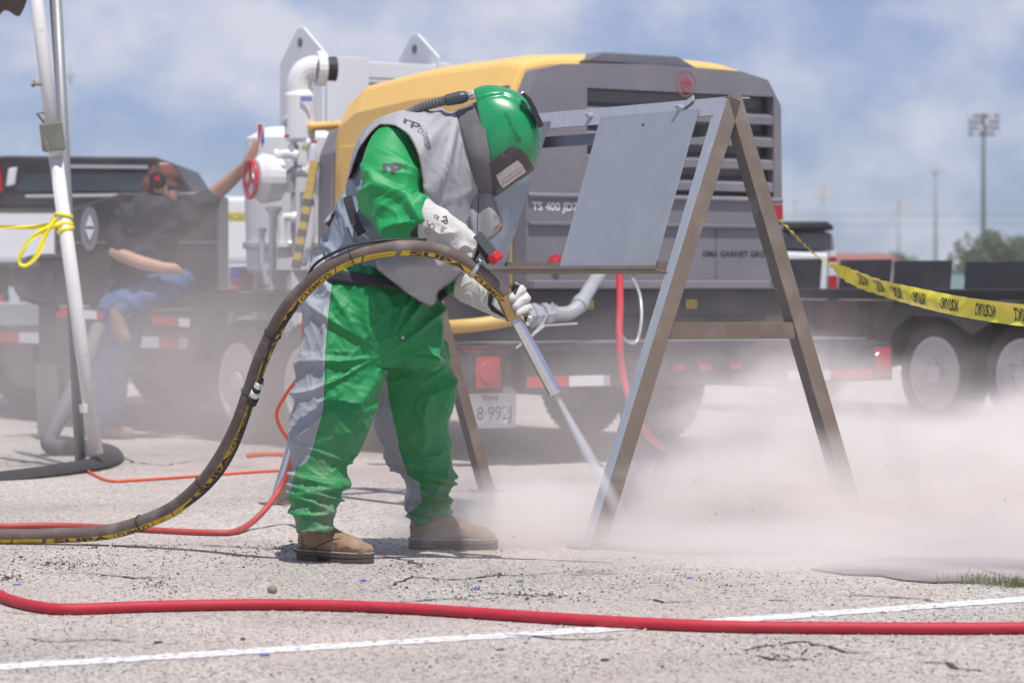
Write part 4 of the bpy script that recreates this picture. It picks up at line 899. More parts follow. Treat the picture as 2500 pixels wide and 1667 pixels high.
def building(x0, x1, ye, yr, Y, label, wallm=m_wallp):
    s = K * Y; X0, X1 = (x0 - 1250) * s, (x1 - 1250) * s; ze = EYE - (ye - HOR) * s; zr = EYE - (yr - HOR) * s
    t_ = thing('building', label, 'building', ((X0 + X1) / 2, Y, 0)); mb = MB(); mb.box(((X0 + X1) / 2, Y + 5, ze / 2), (X1 - X0, 10, ze)); mb.build('wall', wallm, t_)
    mb = MB(); mb.prism([(X0 - .3, Y - .4, ze + .01), (X0 - .3, Y + 5, zr), (X0 - .3, Y + 10.4, ze + .01)], (X1 - X0 + .6, 0, 0)); mb.build('roof', m_roof, t_)
    n = max(2, int((X1 - X0) / 3))
    for i in range(n): mb = MB(); xx = X0 + (X1 - X0) * (i + .5) / n; mb.box((xx, Y - .03, ze * .55), (1.0, .05, ze * .35)); mb.build('window', m_glass, t_)
building(2052, 2180, 636, 616, 140, 'low distant building with a long red roof left of the small tree')
building(2310, 2400, 655, 645, 150, 'low distant red roofed building under the trees at the right')
building(2420, 2700, 664, 654, 145, 'distant low building behind the right ramp plates')
m_wall2 = M('teal_wall', (0.2, 0.33, 0.33), 0.7)
mb = MB(); mb.box(((2335 - 1250) * K * 135, 135, .9), (1.5, 2, 1.8)); tag(mb.build('shed', m_wall2, bevel=.05), 'small teal shed seen between two ramp plates', 'shed')

# ------------------------------------------------------------------ tent, tape at left
YT = 16.6
mb = MB(); A_, B_ = P(82, -260, YT), P(92, 0, YT)
def pole(p0, p1, r, n=16): mb = MB(); mb.tube([p0, p0.lerp(p1, .5), p1], r, n); return mb
wp = thing('tent_support', 'white tent leg leaning left with a ratchet buckle and yellow tape tied on', 'tent leg', G(222, 1108))
f1 = P(70, -160, YT - .35); g1 = P(235, 1108, YT - .5)
pole(f1, P(137, 400, YT - .42), .038).build('upper_tube', m_pole, wp, smooth=True)
pole(P(136, 385, YT - .42), g1, .040).build('lower_tube', m_pole, wp, smooth=True)
mb = MB(); mb.tube([P(212, 985, YT - .48), P(215, 1005, YT - .48)], .047, 16); mb.build('foot_collar', m_pole, wp)
mb = MB(); c = P(128, 335, YT - .44)
mb.box(c, (.12, .11, .16), Matrix.Rotation(-.12, 3, 'Y')); o = mb.build('ratchet', m_olive, wp, bevel=.01)
mb = MB(); mb.tube([P(108, 300, YT - .46), P(90, 278, YT - .48), P(108, 276, YT - .48)], .008, 8); mb.tube([P(110, 340, YT - .5), P(118, 368, YT - .5)], .02, 8); mb.lathe(P(103, 205, YT - .42), (-1, 0, 0), [(0, .012), (.04, .012), (.045, .02), (.06, .02)], 8); mb.build('buckle_handle', m_olive, o)
gp = pole(P(130, -160, YT + .1), G(197, 1141), .031).build('tent_pole', m_gpole, smooth=True); recentre(gp); tag(gp, 'thin grey tent pole right beside the white leaning leg', 'tent pole')
bp2 = pole(P(118, -160, YT + .3), P(160, 470, YT + .15), .020).build('canopy_strap', m_canvas, smooth=True); recentre(bp2); tag(bp2, 'narrow dark strap hanging between the white leg and the grey pole', 'strap')
# canopy valance with scalloped edge
mb = MB(); vs = []; fs = []
pts = [(-500, 40), (-420, 10), (-330, 40), (-250, 10), (-170, 40), (-95, 12), (-20, 48), (12, 26), (40, 40), (52, 34), (66, 0), (72, -40)]
pts = [(p[0], p[1]) for p in spline([(x, y, 0) for x, y in pts], 5)]
for i, (x, y) in enumerate(pts):
    Y = YT - .3 + .05 * math.sin(x * .05); vs += [P(x, y, Y), P(x + 5, -260, Y), P(x, y, Y + .006), P(x + 5, -260, Y + .006)]
    if i: a_ = 4 * i - 4; b2 = 4 * i; fs += [(a_, b2, b2 + 1, a_ + 1), (a_ + 2, a_ + 3, b2 + 3, b2 + 2), (a_, a_ + 2, b2 + 2, b2)]
mb.add(vs, fs); va = mb.build('tent_valance', m_canvas, smooth=True); recentre(va); tag(va, 'scalloped brown corner of a tent valance hanging in at top left', 'tent canopy')
def tape_strip(cl, name, label, words=True, flip=True, start=.3, wid=.046, step=.62, cap=.052):
    """cl: list of (point, across unit vector, half width)"""
    C = spline([c[0] for c in cl], 10); A = spline([Vector(c[1]) for c in cl], 10); W = [v.x for v in spline([(c[2], 0, 0) for c in cl], 10)]
    S_ = [0]
    for i in range(1, len(C)): S_.append(S_[-1] + (C[i] - C[i - 1]).length)
    o = thing(name, label, 'caution tape', Vector(cl[0][0]))
    nw = 6; vs = []; fs = []
    def at(s, t, lift=0.0):
        i = min(max(np.searchsorted(S_, s) - 1, 0), len(C) - 2); k = (s - S_[i]) / (S_[i + 1] - S_[i]); c = C[i].lerp(C[i + 1], k); a = A[i].lerp(A[i + 1], k).normalized(); ww = W[i] + (W[i + 1] - W[i]) * k
        tg = (C[i + 1] - C[i]).normalized(); nn = tg.cross(a).normalized()
        if nn.y > 0: nn = -nn
        curl = .35 * ww * math.cos(t * math.pi / 2 / 1.0) * math.sin(s * 2.1 + 1) + .004 * math.sin(s * 23 + t * 3)
        return c + a * t * ww + nn * (curl + lift)
    m = int(S_[-1] / .03)
    for i in range(m + 1):
        for j in range(nw + 1): vs.append(at(S_[-1] * i / m, -1 + 2 * j / nw))
    for i in range(m):
        for j in range(nw): q = i * (nw + 1) + j; fs.append((q, q + 1, q + nw + 2, q + nw + 1))
    mb = MB(); mb.add(vs, fs); me = mb.mesh(name, fix=False); tp = link('tape_band', me, m_tape, o, smooth=True)
    if words:
        s = start
        while s + .3 < S_[-1]:
            letters('lettering', 'CAUTION', cap, (lambda x, y, s=s: at(s + x, (y if flip else -y) / wid, .0015)), m_letd, o, cut=.012, bold=.02, width=.26)
            s += step
    return o
dn = Vector((0, 0, -1))
cl = [(P(1904, 538, 17.85), Vector((.6, 0, -.8)), .012), (P(1935, 570, 17.2), Vector((.2, .9, -.4)), .02), (P(1975, 608, 16.4), Vector((.5, .3, -.8)), .015), (P(2015, 640, 14.8), Vector((-.4, -.6, .3)) * -1, .02), (P(2060, 668, 13.7), Vector((.3, .2, -.9)), .042),
      (P(2150, 702, 12.6), Vector((.2, -.5, -.85)), .046), (P(2250, 728, 11.7), Vector((0, -.5, -.87)), .046), (P(2350, 749, 11.0), Vector((0, -.5, -.87)), .046), (P(2450, 764, 10.4), Vector((0, -.5, -.87)), .046), (P(2560, 775, 9.9), Vector((0, -.5, -.87)), .046), (P(2700, 780, 9.3), Vector((0, -.5, -.87)), .046)]
tape_strip(cl, 'caution_tape', 'yellow caution tape sagging from the compressor corner to the right edge', start=1.2, step=.50)
cl = [(P(-300, 546, YT - .4), dn, .012), (P(-100, 550, YT - .3), dn, .012), (P(60, 555, YT - .45), dn, .011), (P(150, 548, YT - .5), dn, .02)]
lt = tape_strip(cl, 'caution_tape', 'thin twisted yellow tape running left from the tent leg', words=False)
cl = [(P(150, 545, YT - 0.50), Vector((0, 0, -1)), .018), (P(110, 560, YT - 0.52), Vector((.4, 0, -.8)), .014), (P(70, 590, YT - 0.54), Vector((.8, 0, -.5)), .012), (P(45, 635, YT - 0.54), Vector((.9, 0, .2)), .012), (P(60, 650, YT - 0.54), Vector((-.2, 0, 1)), .012), (P(90, 625, YT - 0.54), Vector((-.8, 0, .3)), .014), (P(112, 570, YT - 0.52), Vector((-1, 0, .2)), .014), (P(135, 530, YT - 0.51), Vector((-.6, 0, .6)), .016)]
tape_strip(cl, 'tape_bow', 'loose loop of yellow tape hanging from the knot on the tent leg', words=False)
c = P(158, 547, YT - .43); mb = MB()
axp = (f1 - g1).normalized()
for k, (off, wd, tl) in enumerate(((0, .03, .15), (-.035, .02, -.2), (.05, .018, .3))):
    cc = c + axp * off; ax2 = (axp + Vector((tl, 0, 0))).normalized(); mb.lathe(cc, ax2, [(-wd / 2, .046 + k * .003), (0, .05 + k * .003), (wd / 2, .046 + k * .003)], 20)
tag(recentre(mb.build('tape_knot', m_tape)), 'knot of yellow tape wound round the white tent leg', 'tape knot')
# far tape strip behind blast pot
mb = MB(); mb.prism([P(500, 518, 22.5), P(640, 518, 22.5), P(640, 541, 22.5), P(500, 541, 22.5)], (0, .003, 0)); o = mb.build('caution_tape', m_tape); tag(o, 'short blurred stretch of yellow tape seen behind the raised arm', 'caution tape')
letters('lettering', 'CAUTION CAUTION', .05, lambda x, y: P(570, 529.5, 22.49) + Vector((x, 0, y)), m_letd, o, width=.36)
# foam roll / ballast tubes on the ground
mb = MB()
mb.tube(spline([P(-260, 1215, 15.1), P(0, 1184, 15.3), P(120, 1168, 15.6), P(235, 1146, 16.2), P(272, 1120, 17.0), P(225, 1105, 17.4), P(150, 1092, 17.5)], 8), [.075] * 49, 16)
for v in mb.v: v.z = max(v.z, .004)
fo = mb.build('foam_tube', m_foam, smooth=True); tag(recentre(fo), 'thick dark foam tube lying on the ground round the tent leg feet', 'foam tube')
mb = MB(); mb.tube(spline([P(150, 1092, 17.4), P(118, 1080, 17.5), P(150, 1010, 17.7), P(200, 905, 18.0), P(240, 800, 18.3)], 8), .05, 14)
tag(recentre(mb.build('grey_duct', M('duct_grey', (0.16, 0.155, 0.17), 0.7), smooth=True)), 'grey flexible duct slanting up behind the tent leg', 'duct')
# cords and hoses
def cord(pix, r, mat, name, label, cat, sub=6):
    pts = [G(*p, z=r) if len(p) == 2 else P(*p) for p in pix]; mb = MB(); mb.tube(spline(pts, sub), r, 12); o = mb.build(name, mat, smooth=True); tag(o, label, cat); return recentre(o)
cord([(150, 1150), (200, 1145), (262, 1172), (330, 1172), (480, 1162), (620, 1152), (720, 1146), (830, 1138)], .008, m_orange, 'extension_cord', 'orange cord lying across the ground behind the big hose', 'cord')
cord([(605, 1112), (650, 1108), (710, 1110), (780, 1120)], .014, m_orange, 'extension_cord', 'doubled orange cord lying further back left of the trousers', 'cord')
cord([(742, 700, 13.2), (741, 800, 13.2), (738, 900, 13.3), (700, 960, 13.4), (675, 1015, 13.5), (705, 1075, 13.7), (760, 1130, 14.2), (800, 1190)], .009, m_orange, 'extension_cord', 'orange cord hanging in a kink just left of the trousers', 'cord')
cord([(950, 1120), (1000, 1128), (1015, 1120), (990, 1080), (960, 1060)], .009, m_orange, 'extension_cord', 'orange cord seen between the worker\'s legs', 'cord')
cord([(-120, 1280), (0, 1284), (100, 1282), (200, 1284), (330, 1291), (440, 1297), (520, 1300), (570, 1298), (610, 1278, 12.2), (650, 1240, 12.3), (685, 1190, 12.4), (712, 1130, 12.4), (735, 1060, 12.3), (760, 960, 12.1), (800, 840, 11.8), (850, 740, 11.5)], .0135, M('dull_red_rubber', (0.45, 0.07, 0.06), 0.55, var=0.2, vs=20), 'red_hose', 'thin dusty red hose rising from the ground behind the near leg', 'hose')
mb = MB()
zz = lambda px, py: G(px, py, z=.019)
pp = [zz(-250, 1370), zz(-60, 1425), zz(20, 1462), zz(100, 1481), zz(180, 1486), zz(350, 1480), zz(600, 1475), zz(800, 1477), zz(1000, 1485), zz(1200, 1498), zz(1400, 1511), zz(1600, 1522), zz(1800, 1529), zz(2100, 1532), zz(2350, 1533), zz(2500, 1532), zz(2800, 1530)]
mb.tube(spline(pp, 8), .0185, 20); tag(recentre(mb.build('red_hose', m_red, smooth=True)), 'bright red hose lying right across the foreground', 'hose')
#__WORKER__
# ------------------------------------------------------------------ the blasting worker
wk = thing('person', 'worker in green and grey protective suit and green helmet, bent over gripping a nozzle', 'person', (P(920, 1000, 11.05).x, 11.05, 0))
def wp(px, py, d): return P(px, py, 10.9 + d)
# body under the clothes: one continuous skin
mb = MB()
mb.capsule([wp(905, 700, .17), wp(900, 620, .17), wp(960, 500, .17), wp(1010, 400, .17)], [.125, .12, .13, .12])
mb.capsule([wp(1060, 370, .16), wp(1130, 365, .15)], [.06, .055]); mb.capsule([wp(1180, 350, .14), wp(1230, 345, .13)], [.075, .085])
for (h, k, a_) in (((850, 740, .10), (800, 1050, -.03), (775, 1310, -.02)), ((980, 740, .30), (1030, 1040, .40), (1045, 1270, .45))):
    mb.capsule([wp(*h), wp(*k), wp(*a_)], [.05, .045, .035])
mb.capsule([wp(990, 360, -.0), wp(945, 530, -.11), wp(1090, 590, -.22)], [.055, .045, .03]); mb.capsule([wp(1050, 430, .36), wp(1060, 600, .36), wp(1200, 730, .0)], [.055, .045, .03])
body = link('body', skinmesh(mb, .014, 3), m_skin, wk)
# trousers
mb = MB()
hip = [((778, 640), (1050, 668), .17, .16), ((765, 690), (1058, 722), .165, .20), ((748, 760), (1068, 780), .16, .235), ((740, 830), (1080, 840), .16, .245), ((735, 880), (1086, 885), .16, .22)]
mb.loft(hip, 40, 5, p=2.3)
near = [((755, 740), (925, 735), .06, .10), ((738, 840), (955, 840), .03, .118), ((731, 900), (940, 905), .02, .118), ((724, 960), (915, 965), .0, .115), ((719, 1020), (899, 1020), -.02, .108), ((713, 1075), (885, 1075), -.03, .10), ((711, 1110), (862, 1114), -.045, .092),
        ((714, 1130), (852, 1134), -.05, .09), ((708, 1165), (851, 1161), -.07, .092), ((706, 1205), (838, 1200), -.09, .088), ((708, 1240), (830, 1232), -.11, .085), ((716, 1270), (818, 1262), -.125, .078), ((722, 1303), (814, 1288), -.14, .072)]
far = [((880, 840), (1084, 840), .30, .115), ((905, 900), (1091, 903), .32, .118), ((928, 950), (1098, 955), .35, .112), ((905, 1000), (1099, 1000), .37, .108), ((930, 1060), (1095, 1055), .39, .10), ((950, 1118), (1104, 1100), .41, .092),
       ((976, 1163), (1112, 1155), .42, .092), ((988, 1185), (1108, 1180), .43, .086), ((987, 1215), (1101, 1210), .44, .085), ((996, 1240), (1098, 1238), .45, .078), ((1001, 1272), (1097, 1262), .455, .072)]
far[2] = ((915, 950), (1098, 955), .35, .112)
mb.loft(near, 36, 5); mb.loft(far, 36, 5)
tro = skinmesh(mb, .0065, 10, .5)
def fold_t(p, n):
    px, py = proj(p); z = p.z; farleg = p.y > 11.12
    low = max(0, min(1, (1230 - py) / -120.0 + 1)) if False else max(0.0, min(1.0, (py - 1060) / 90.0))
    v = 0
    # bunched horizontal folds at the ankles
    q = Vector((p.x * 3 + (3 if farleg else 0), p.y * 3, z * 15 + p.x * 3.0))
    v += low * (ridge(q, (1, 1, 1)) ** 1.3 * .026 - .009)
    # big soft drapes higher up: slanting pulls from crotch and hip
    up = 1 - low
    cx, cy = 940, 860
    a_ = math.atan2(py - cy, px - cx); r_ = math.hypot(px - cx, py - cy)
    fan = ridge((a_ * 2.3, r_ * .0035, p.y * 1.2), (1, 1, 1), 2.0) ** 2.0
    v += up * fan * .026 * min(1, r_ / 120)
    v += up * (ridge((p.x + .35 * z, p.y, z * .45 - p.x * .3), (4.0, 2.6, 4.0), 11.3) ** 2.4) * .020
    v += ridge((p.x - .3 * z, p.y, z), (11, 9, 7), 8.0) ** 3 * .008 + ridge((p.x * .6 + z * .8, p.y, z * .6 - p.x * .8), (20, 14, 9), 4.0) ** 3 * .005
    # gathered waist
    g = max(0, min(1, (760 - py) / 90)); v += g * math.sin(px * .16) * .004
    # fly flap
    return v
displace(tro, fold_t)
tro = baked(tro, [('SMOOTH', dict(iterations=2, factor=.4))])
near_grey = [(560, 560), (812, 600), (809, 683), (803, 737), (797, 800), (792, 871), (790, 951), (787, 999), (778, 1035), (768, 1072), (765, 1089), (757, 1110), (749, 1128), (723, 1140), (716, 1170), (710, 1202), (600, 1212)]
far_grey = [(860, 860), (938, 893), (945, 940), (951, 983), (973, 1078), (972, 1090), (985, 1130), (996, 1161), (1025, 1178), (1030, 1225), (1000, 1250), (940, 1250), (880, 1000)]
panel_attr(tro, [(near_grey, lambda c: c[:, 1] < 11.12), (far_grey, lambda c: c[:, 1] > 11.08)])
trous = link('trousers', tro, m_trous, wk, smooth=True)
b_tr = bvh_of(tro)
# fly flap with stud, seam piping
def surf_strip(pix, wid, lift, name, mat, parent, bv, sub=6, th=.002):
    """narrow band lying on a garment along a line"""
    pts = spline([Vector((x, y, 0)) for x, y in pix], sub); L_ = [onto(bv, p.x, p.y, lift) for p in pts]; mb = MB(); mb.tube(L_, wid, 6); return mb.build(name, mat, parent, smooth=True)
surf_strip([(809, 690), (803, 737), (797, 800), (792, 871), (790, 951), (787, 999), (778, 1035), (768, 1072), (765, 1089)], .0022, .001, 'seam', M('seam_thread', (0.42, 0.46, 0.5), .7), trous, [b_tr])
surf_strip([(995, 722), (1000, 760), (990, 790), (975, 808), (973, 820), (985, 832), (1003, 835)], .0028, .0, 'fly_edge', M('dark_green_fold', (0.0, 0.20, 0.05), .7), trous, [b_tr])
c = onto([b_tr], 983, 824, .002); mb = MB(); mb.lathe(c, (0, -1, 0), [(0, .007), (.003, .006), (.004, .002)], 12); mb.build('stud', m_galv, trous)
# jacket
mb = MB()
mb.loft([((776, 668), (1062, 716), .17, .165), ((778, 630), (1075, 680), .17, .175), ((790, 590), (1098, 640), .17, .185), ((806, 545), (1118, 595), .17, .19), ((840, 480), (1130, 535), .17, .195), ((872, 400), (1135, 470), .17, .20), ((905, 335), (1138, 430), .17, .19), ((960, 302), (1142, 400), .165, .16), ((1030, 298), (1150, 410), .16, .12), ((1100, 300), (1160, 440), .15, .10)], 40, 5)
jk = skinmesh(mb, .008, 6)
def fold_j(p, n):
    q = (p.x * .9 + p.z * .5, p.y, p.z * .6 - p.x * .7)
    return ridge(q, (14, 7, 5), 3.0) ** 1.6 * .018 - .006 + ridge(q, (28, 14, 10), 7.0) ** 2 * .005
displace(jk, fold_j); jacket = link('jacket', jk, m_jacket, wk, smooth=True)
# elastic waist belt
mb = MB(); mb.loft([((766, 680), (1058, 716), .165, .232), ((770, 650), (1062, 692), .17, .222)], 40, 3, p=2.2); mb.build('belt', m_black, wk, smooth=True)
# cape: open shell over the torso
csec = [((1110, 281), (1172, 484), .16, .115), ((1062, 275), (1163, 505), .165, .155), ((992, 275), (1158, 548), .17, .195), ((935, 287), (1152, 590), .17, .22), ((890, 318), (1146, 630), .17, .235), ((862, 385), (1134, 665), .17, .238), ((845, 462), (1112, 700), .17, .235), ((817, 510), (1086, 730), .17, .228), ((793, 545), (1060, 762), .17, .215)]
mb = MB(); mb.loft(csec, 110, 22, cap=False, p=2.15); cape = mb.mesh(fix=True)
def fold_c(p, n):
    px, py = proj(p)
    # long drapes falling from the neck
    a_ = math.atan2(py - 250, px - 1120)
    r_ = math.hypot(px - 1120, py - 250)
    k = min(1, r_ / 120)
    sh = max(0, min(1, (px - 985) / 60))
    v = k * sh * (ridge((a_ * 1.9, r_ * .0022, p.y * .6), (1, 1, 1), 4.4) ** 2.2 * .034 - .008) + k * sh * ridge((a_ * 4.0, r_ * .004, p.y), (1, 1, 1), 9.4) ** 3 * .008
    v += ridge((p.x, p.y, p.z), (6, 5, 6), 1.0) ** 2.5 * .007 + ridge((p.x + p.z * .5, p.y, p.z), (16, 10, 9), 6.0) ** 3 * .004
    return v
displace(cape, fold_c)
for v in cape.vertices:
    if v.co.y < 11.10:
        q = proj(v.co); d_ = math.hypot((q[0] - 985) / 120, (q[1] - 385) / 120); v.co.y -= .125 * math.exp(-d_ * d_ * 1.1) + .085 * max(0, min(1, (q[1] - 590) / 60))
cape.update()
keep1 = [(890, 240), (1200, 240), (1230, 600), (1140, 660), (1068, 712), (1064, 741), (1053, 748), (1035, 741), (999, 719), (960, 697), (922, 674), (912, 660), (910, 645), (916, 632), (985, 600), (1020, 560), (1033, 500), (1035, 462), (1032, 430), (1025, 385), (1012, 350), (995, 325), (966, 306), (930, 303), (896, 309)]
keep2 = [(780, 530), (792, 552), (806, 535), (812, 500), (835, 474), (855, 425), (872, 372), (884, 350), (905, 322), (925, 305), (896, 290), (850, 330), (840, 400), (820, 460)]
bm = bmesh.new(); bm.from_mesh(cape)
cs = [f.calc_center_median() for f in bm.faces]; px = np.array([proj(c)[0] for c in cs]); py = np.array([proj(c)[1] for c in cs]); yy = np.array([c.y for c in cs])
near_side = yy < 11.10
k = np.maximum(polydist(px, py, keep1), polydist(px, py, keep2)) > 0
low_far = (py > 560 + (px - 800) * .75)
dele = [f for f, kk, ns, lf in zip(list(bm.faces), k, near_side, low_far) if (ns and not kk) or ((not ns) and lf)]
bmesh.ops.delete(bm, geom=dele, context='FACES')
for _ in range(8):
    new = {}
    for v in bm.verts:
        be = [e for e in v.link_edges if e.is_boundary]
        if len(be) == 2: new[v] = (be[0].other_vert(v).co + be[1].other_vert(v).co) * .25 + v.co * .5
    for v, c in new.items(): v.co = c
# boundary loops for the piping
seen = set(); loops = []
for e in bm.edges:
    if e.is_boundary and e not in seen:
        lp_ = []; v = e.verts[0]; cur = e
        while cur and cur not in seen:
            seen.add(cur); v = cur.other_vert(v); lp_.append(v.co.copy()); nx = [x for x in v.link_edges if x.is_boundary and x not in seen]; cur = nx[0] if nx else None
        if len(lp_) > 30: loops.append(lp_)
bm.to_mesh(cape); bm.free()
b_cape = bvh_of(cape)
cape2 = baked(cape, [('SOLIDIFY', dict(thickness=.004, offset=-1)), ('SMOOTH', dict(iterations=1, factor=.3))])
cp_o = link('cape', cape2, m_cape, wk, smooth=True)
for lp_ in loops:
    pts = [sum((lp_[(i + k) % len(lp_)] for k in range(-2, 3)), Vector()) / 5 for i in range(0, len(lp_), 2)] + [lp_[0]]
    mb = MB(); mb.tube(pts, .0032, 6); mb.build('piping', M('piping_tan', (0.20, 0.18, 0.17), .8), cp_o, smooth=True)
# far side lining of the cape back, strap with buckle
mb = MB(); sp = [wp(848, 480, -.02), wp(856, 510, -.035), wp(868, 545, -.045), wp(884, 572, -.055)]
for i in range(3): mb.bar(sp[i], sp[i + 1], .036, .004, (1, 0, .35))
o = mb.build('strap', m_black, wk, bevel=.001)
mb = MB(); mb.tube([sp[-1] + Vector((.0, -.004, 0)), wp(893, 577, -.06), wp(901, 584, -.06)], .004, 8); mb.build('buckle', m_galv, o)
# front chest flap
def sheet(poly_pts, name, mat, parent, th=.004, smooth=True, bevel=0):
    """poly_pts: rows of points"""
    r = len(poly_pts); c = len(poly_pts[0]); vs = [p for row in poly_pts for p in row]; fs = []
    for i in range(r - 1):
        for j in range(c - 1): q = i * c + j; fs.append((q, q + 1, q + c + 1, q + c))
    mb = MB(); mb.add(vs, fs); me = baked(mb.mesh(fix=False), [('SUBSURF', dict(levels=3)), ('SOLIDIFY', dict(thickness=th, offset=0))]); return link(name, me, mat, parent, smooth=smooth)
rows = [[wp(1110, 452, .16), wp(1146, 455, .12), wp(1166, 458, .10), wp(1186, 452, .10), wp(1200, 455, .13)], [wp(1118, 490, .14), wp(1150, 490, .08), wp(1168, 492, .10), wp(1194, 488, .06), wp(1210, 488, .12)],
        [wp(1126, 530, .12), wp(1156, 530, .04), wp(1166, 532, .09), wp(1204, 528, .03), wp(1223, 526, .10)], [wp(1134, 572, .12), wp(1158, 577, .04), wp(1166, 580, .08), wp(1203, 568, .03), wp(1230, 551, .09)], [wp(1140, 592, .12), wp(1158, 594, .05), wp(1169, 596, .07), wp(1198, 588, .04), wp(1224, 563, .09)]]
fl_ = sheet(rows, 'chest_flap', m_capestain, wk)
# leather neck band between helmet and cape
mb = MB(); mb.loft([((1104, 280), (1166, 478), .155, .112), ((1116, 268), (1176, 487), .152, .13), ((1140, 258), (1194, 484), .148, .142), ((1172, 246), (1212, 470), .145, .146)], 60, 6, cap=False)
cm = baked(mb.mesh(), [('SOLIDIFY', dict(thickness=.004, offset=-1))]); link('neck_band', cm, m_collar, wk, smooth=True)
b_fl = bvh_of(fl_.data)
surf_strip([(1168, 480), (1168, 510), (1166, 545), (1166, 585)], .0018, .001, 'zip_line', m_print, fl_, [b_fl])
surf_strip([(1200, 478), (1208, 500), (1218, 530), (1223, 549), (1214, 563), (1194, 580), (1170, 589)], .0028, .0, 'piping', MATS['piping_tan'], fl_, [b_fl])
# sleeve (near arm)
mb = MB()
mb.loft([((925, 306), (1015, 330), .05, .08), ((902, 342), (1028, 375), .0, .10), ((884, 395), (1038, 425), -.06, .11), ((882, 440), (1040, 470), -.09, .11), ((886, 490), (1036, 510), -.11, .105), ((902, 535), (1020, 540), -.12, .095), ((925, 572), (1000, 572), -.12, .07), ((940, 588), (985, 590), -.12, .04)], 36, 5)
mb.loft([((900, 500), (935, 588), -.12, .07), ((945, 485), (965, 588), -.14, .085), ((995, 480), (1005, 582), -.17, .08), ((1032, 487), (1030, 565), -.20, .06)], 32, 5)
sl = skinmesh(mb, .0065, 8)
def fold_s(p, n):
    px, py = proj(p); q = (p.x * 1.0 - p.z * .35, p.y, p.z + p.x * .45)
    k = max(0, min(1, (py - 385) / 70))
    return k * (ridge(q, (3.5, 2.5, 8.5), 2.2) ** 1.8 * .034 - .010) + ridge(q, (6, 5, 5), 5.0) ** 2.6 * .008 + k * ridge(q, (10, 8, 12), 3.0) ** 2.6 * .006
displace(sl, fold_s); sl = baked(sl, [('SMOOTH', dict(iterations=2, factor=.4))]); sleeve = link('sleeve', sl, m_green, wk, smooth=True); b_sl = bvh_of(sl)
# far sleeve end, seen below the cape
mb = MB(); mb.loft([((1050, 560), (1115, 560), .33, .08), ((1058, 640), (1128, 620), .27, .09), ((1080, 705), (1150, 640), .18, .085), ((1105, 722), (1165, 655), .10, .07)], 30, 5)
s2 = skinmesh(mb, .007, 5); displace(s2, fold_s); link('sleeve', s2, m_green, wk, smooth=True)
# cuff gap of near arm
mb = MB(); mb.loft([((1008, 515), (1003, 580), -.17, .05), ((1034, 505), (1032, 580), -.2, .05)], 24, 3); mb.build('cuff', m_black, wk, smooth=True)
# near glove
HY = -.22
mb = MB()
mb.loft([((1041, 478), (1019, 560), HY + .02, .066), ((1056, 493), (1024, 583), HY + .015, .066), ((1078, 510), (1052, 592), HY + .01, .058), ((1105, 530), (1074, 600), HY, .05), ((1130, 548), (1088, 622), HY - .005, .046), ((1152, 563), (1100, 640), HY - .01, .043), ((1163, 580), (1112, 648), HY - .015, .036), ((1168, 598), (1128, 652), HY - .012, .028)], 34, 5)
for k in range(4):
    t = k / 3; kn = wp(1162 - 34 * t, 582 + 48 * t, HY - .03); md = wp(1178 - 30 * t, 614 + 38 * t, HY - .045); tp = wp(1172 - 30 * t, 642 + 22 * t, HY - .02)
    mb.capsule([kn, md, tp], [.016, .0155, .014 - .001 * k])
mb.capsule([wp(1085, 612, HY - .02), wp(1098, 634, HY - .04), wp(1120, 648, HY - .05), wp(1140, 658, HY - .045)], [.017, .016, .015, .012])
gl = skinmesh(mb, .0042, 3)
def fold_g(p, n):
    px, py = proj(p); q = (p.x * .8 + p.z * .6, p.y, p.z * .8 - p.x * .6)
    k = max(0, min(1, (px - 1030) / 40)) * max(0.15, min(1, (1165 - px) / 40))
    return k * (ridge(q, (16, 10, 9), 3.0) ** 1.8 * .013 - .004) + ridge(q, (40, 30, 30), 2.0) ** 2 * .0015
displace(gl, fold_g)
panel_attr(gl, [([(1160, 560), (1168, 570), (1174, 590), (1173, 615), (1163, 632), (1155, 640), (1158, 622), (1165, 605), (1164, 588)], None)])
glove = link('glove', gl, m_glove, wk, smooth=True); b_gl = bvh_of(gl)
# far glove
FY = -.20
mb = MB()
mb.loft([((1118, 658), (1106, 722), .06, .062), ((1135, 655), (1130, 738), .03, .066), ((1165, 665), (1160, 750), -.02, .058), ((1195, 690), (1190, 765), -.08, .05), ((1222, 712), (1212, 775), -.13, .04), ((1244, 728), (1234, 782), -.14, .034)], 32, 5)
mb.loft([((1218, 712), (1212, 770), -.13, .036), ((1250, 706), (1240, 785), -.15, .026), ((1278, 712), (1266, 792), -.165, .02)], 24, 4)
for k, (a_, b2, c2, rr) in enumerate((((1258, 700), (1276, 708), (1252, 728), .0155), ((1270, 716), (1287, 728), (1260, 748), .0155), ((1276, 740), (1291, 752), (1266, 764), .0145), ((1280, 764), (1292, 776), (1288, 790), .0125))):
    mb.capsule([wp(a_[0], a_[1], -.165), wp(b2[0], b2[1], -.20), wp((b2[0] + c2[0]) / 2, (b2[1] + c2[1]) / 2 - 3, -.25), wp(c2[0], c2[1], -.275 if k < 3 else -.24)], [rr, rr, rr, rr * .88])
mb.capsule([wp(1188, 738, -.1), wp(1200, 712, -.18), wp(1212, 722, -.25), wp(1221, 716, -.262)], [.018, .017, .015, .013])
gf = skinmesh(mb, .004, 3)
displace(gf, lambda p, n: ridge((p.x, p.y, p.z), (22, 18, 22), 4.0) ** 2 * .004)
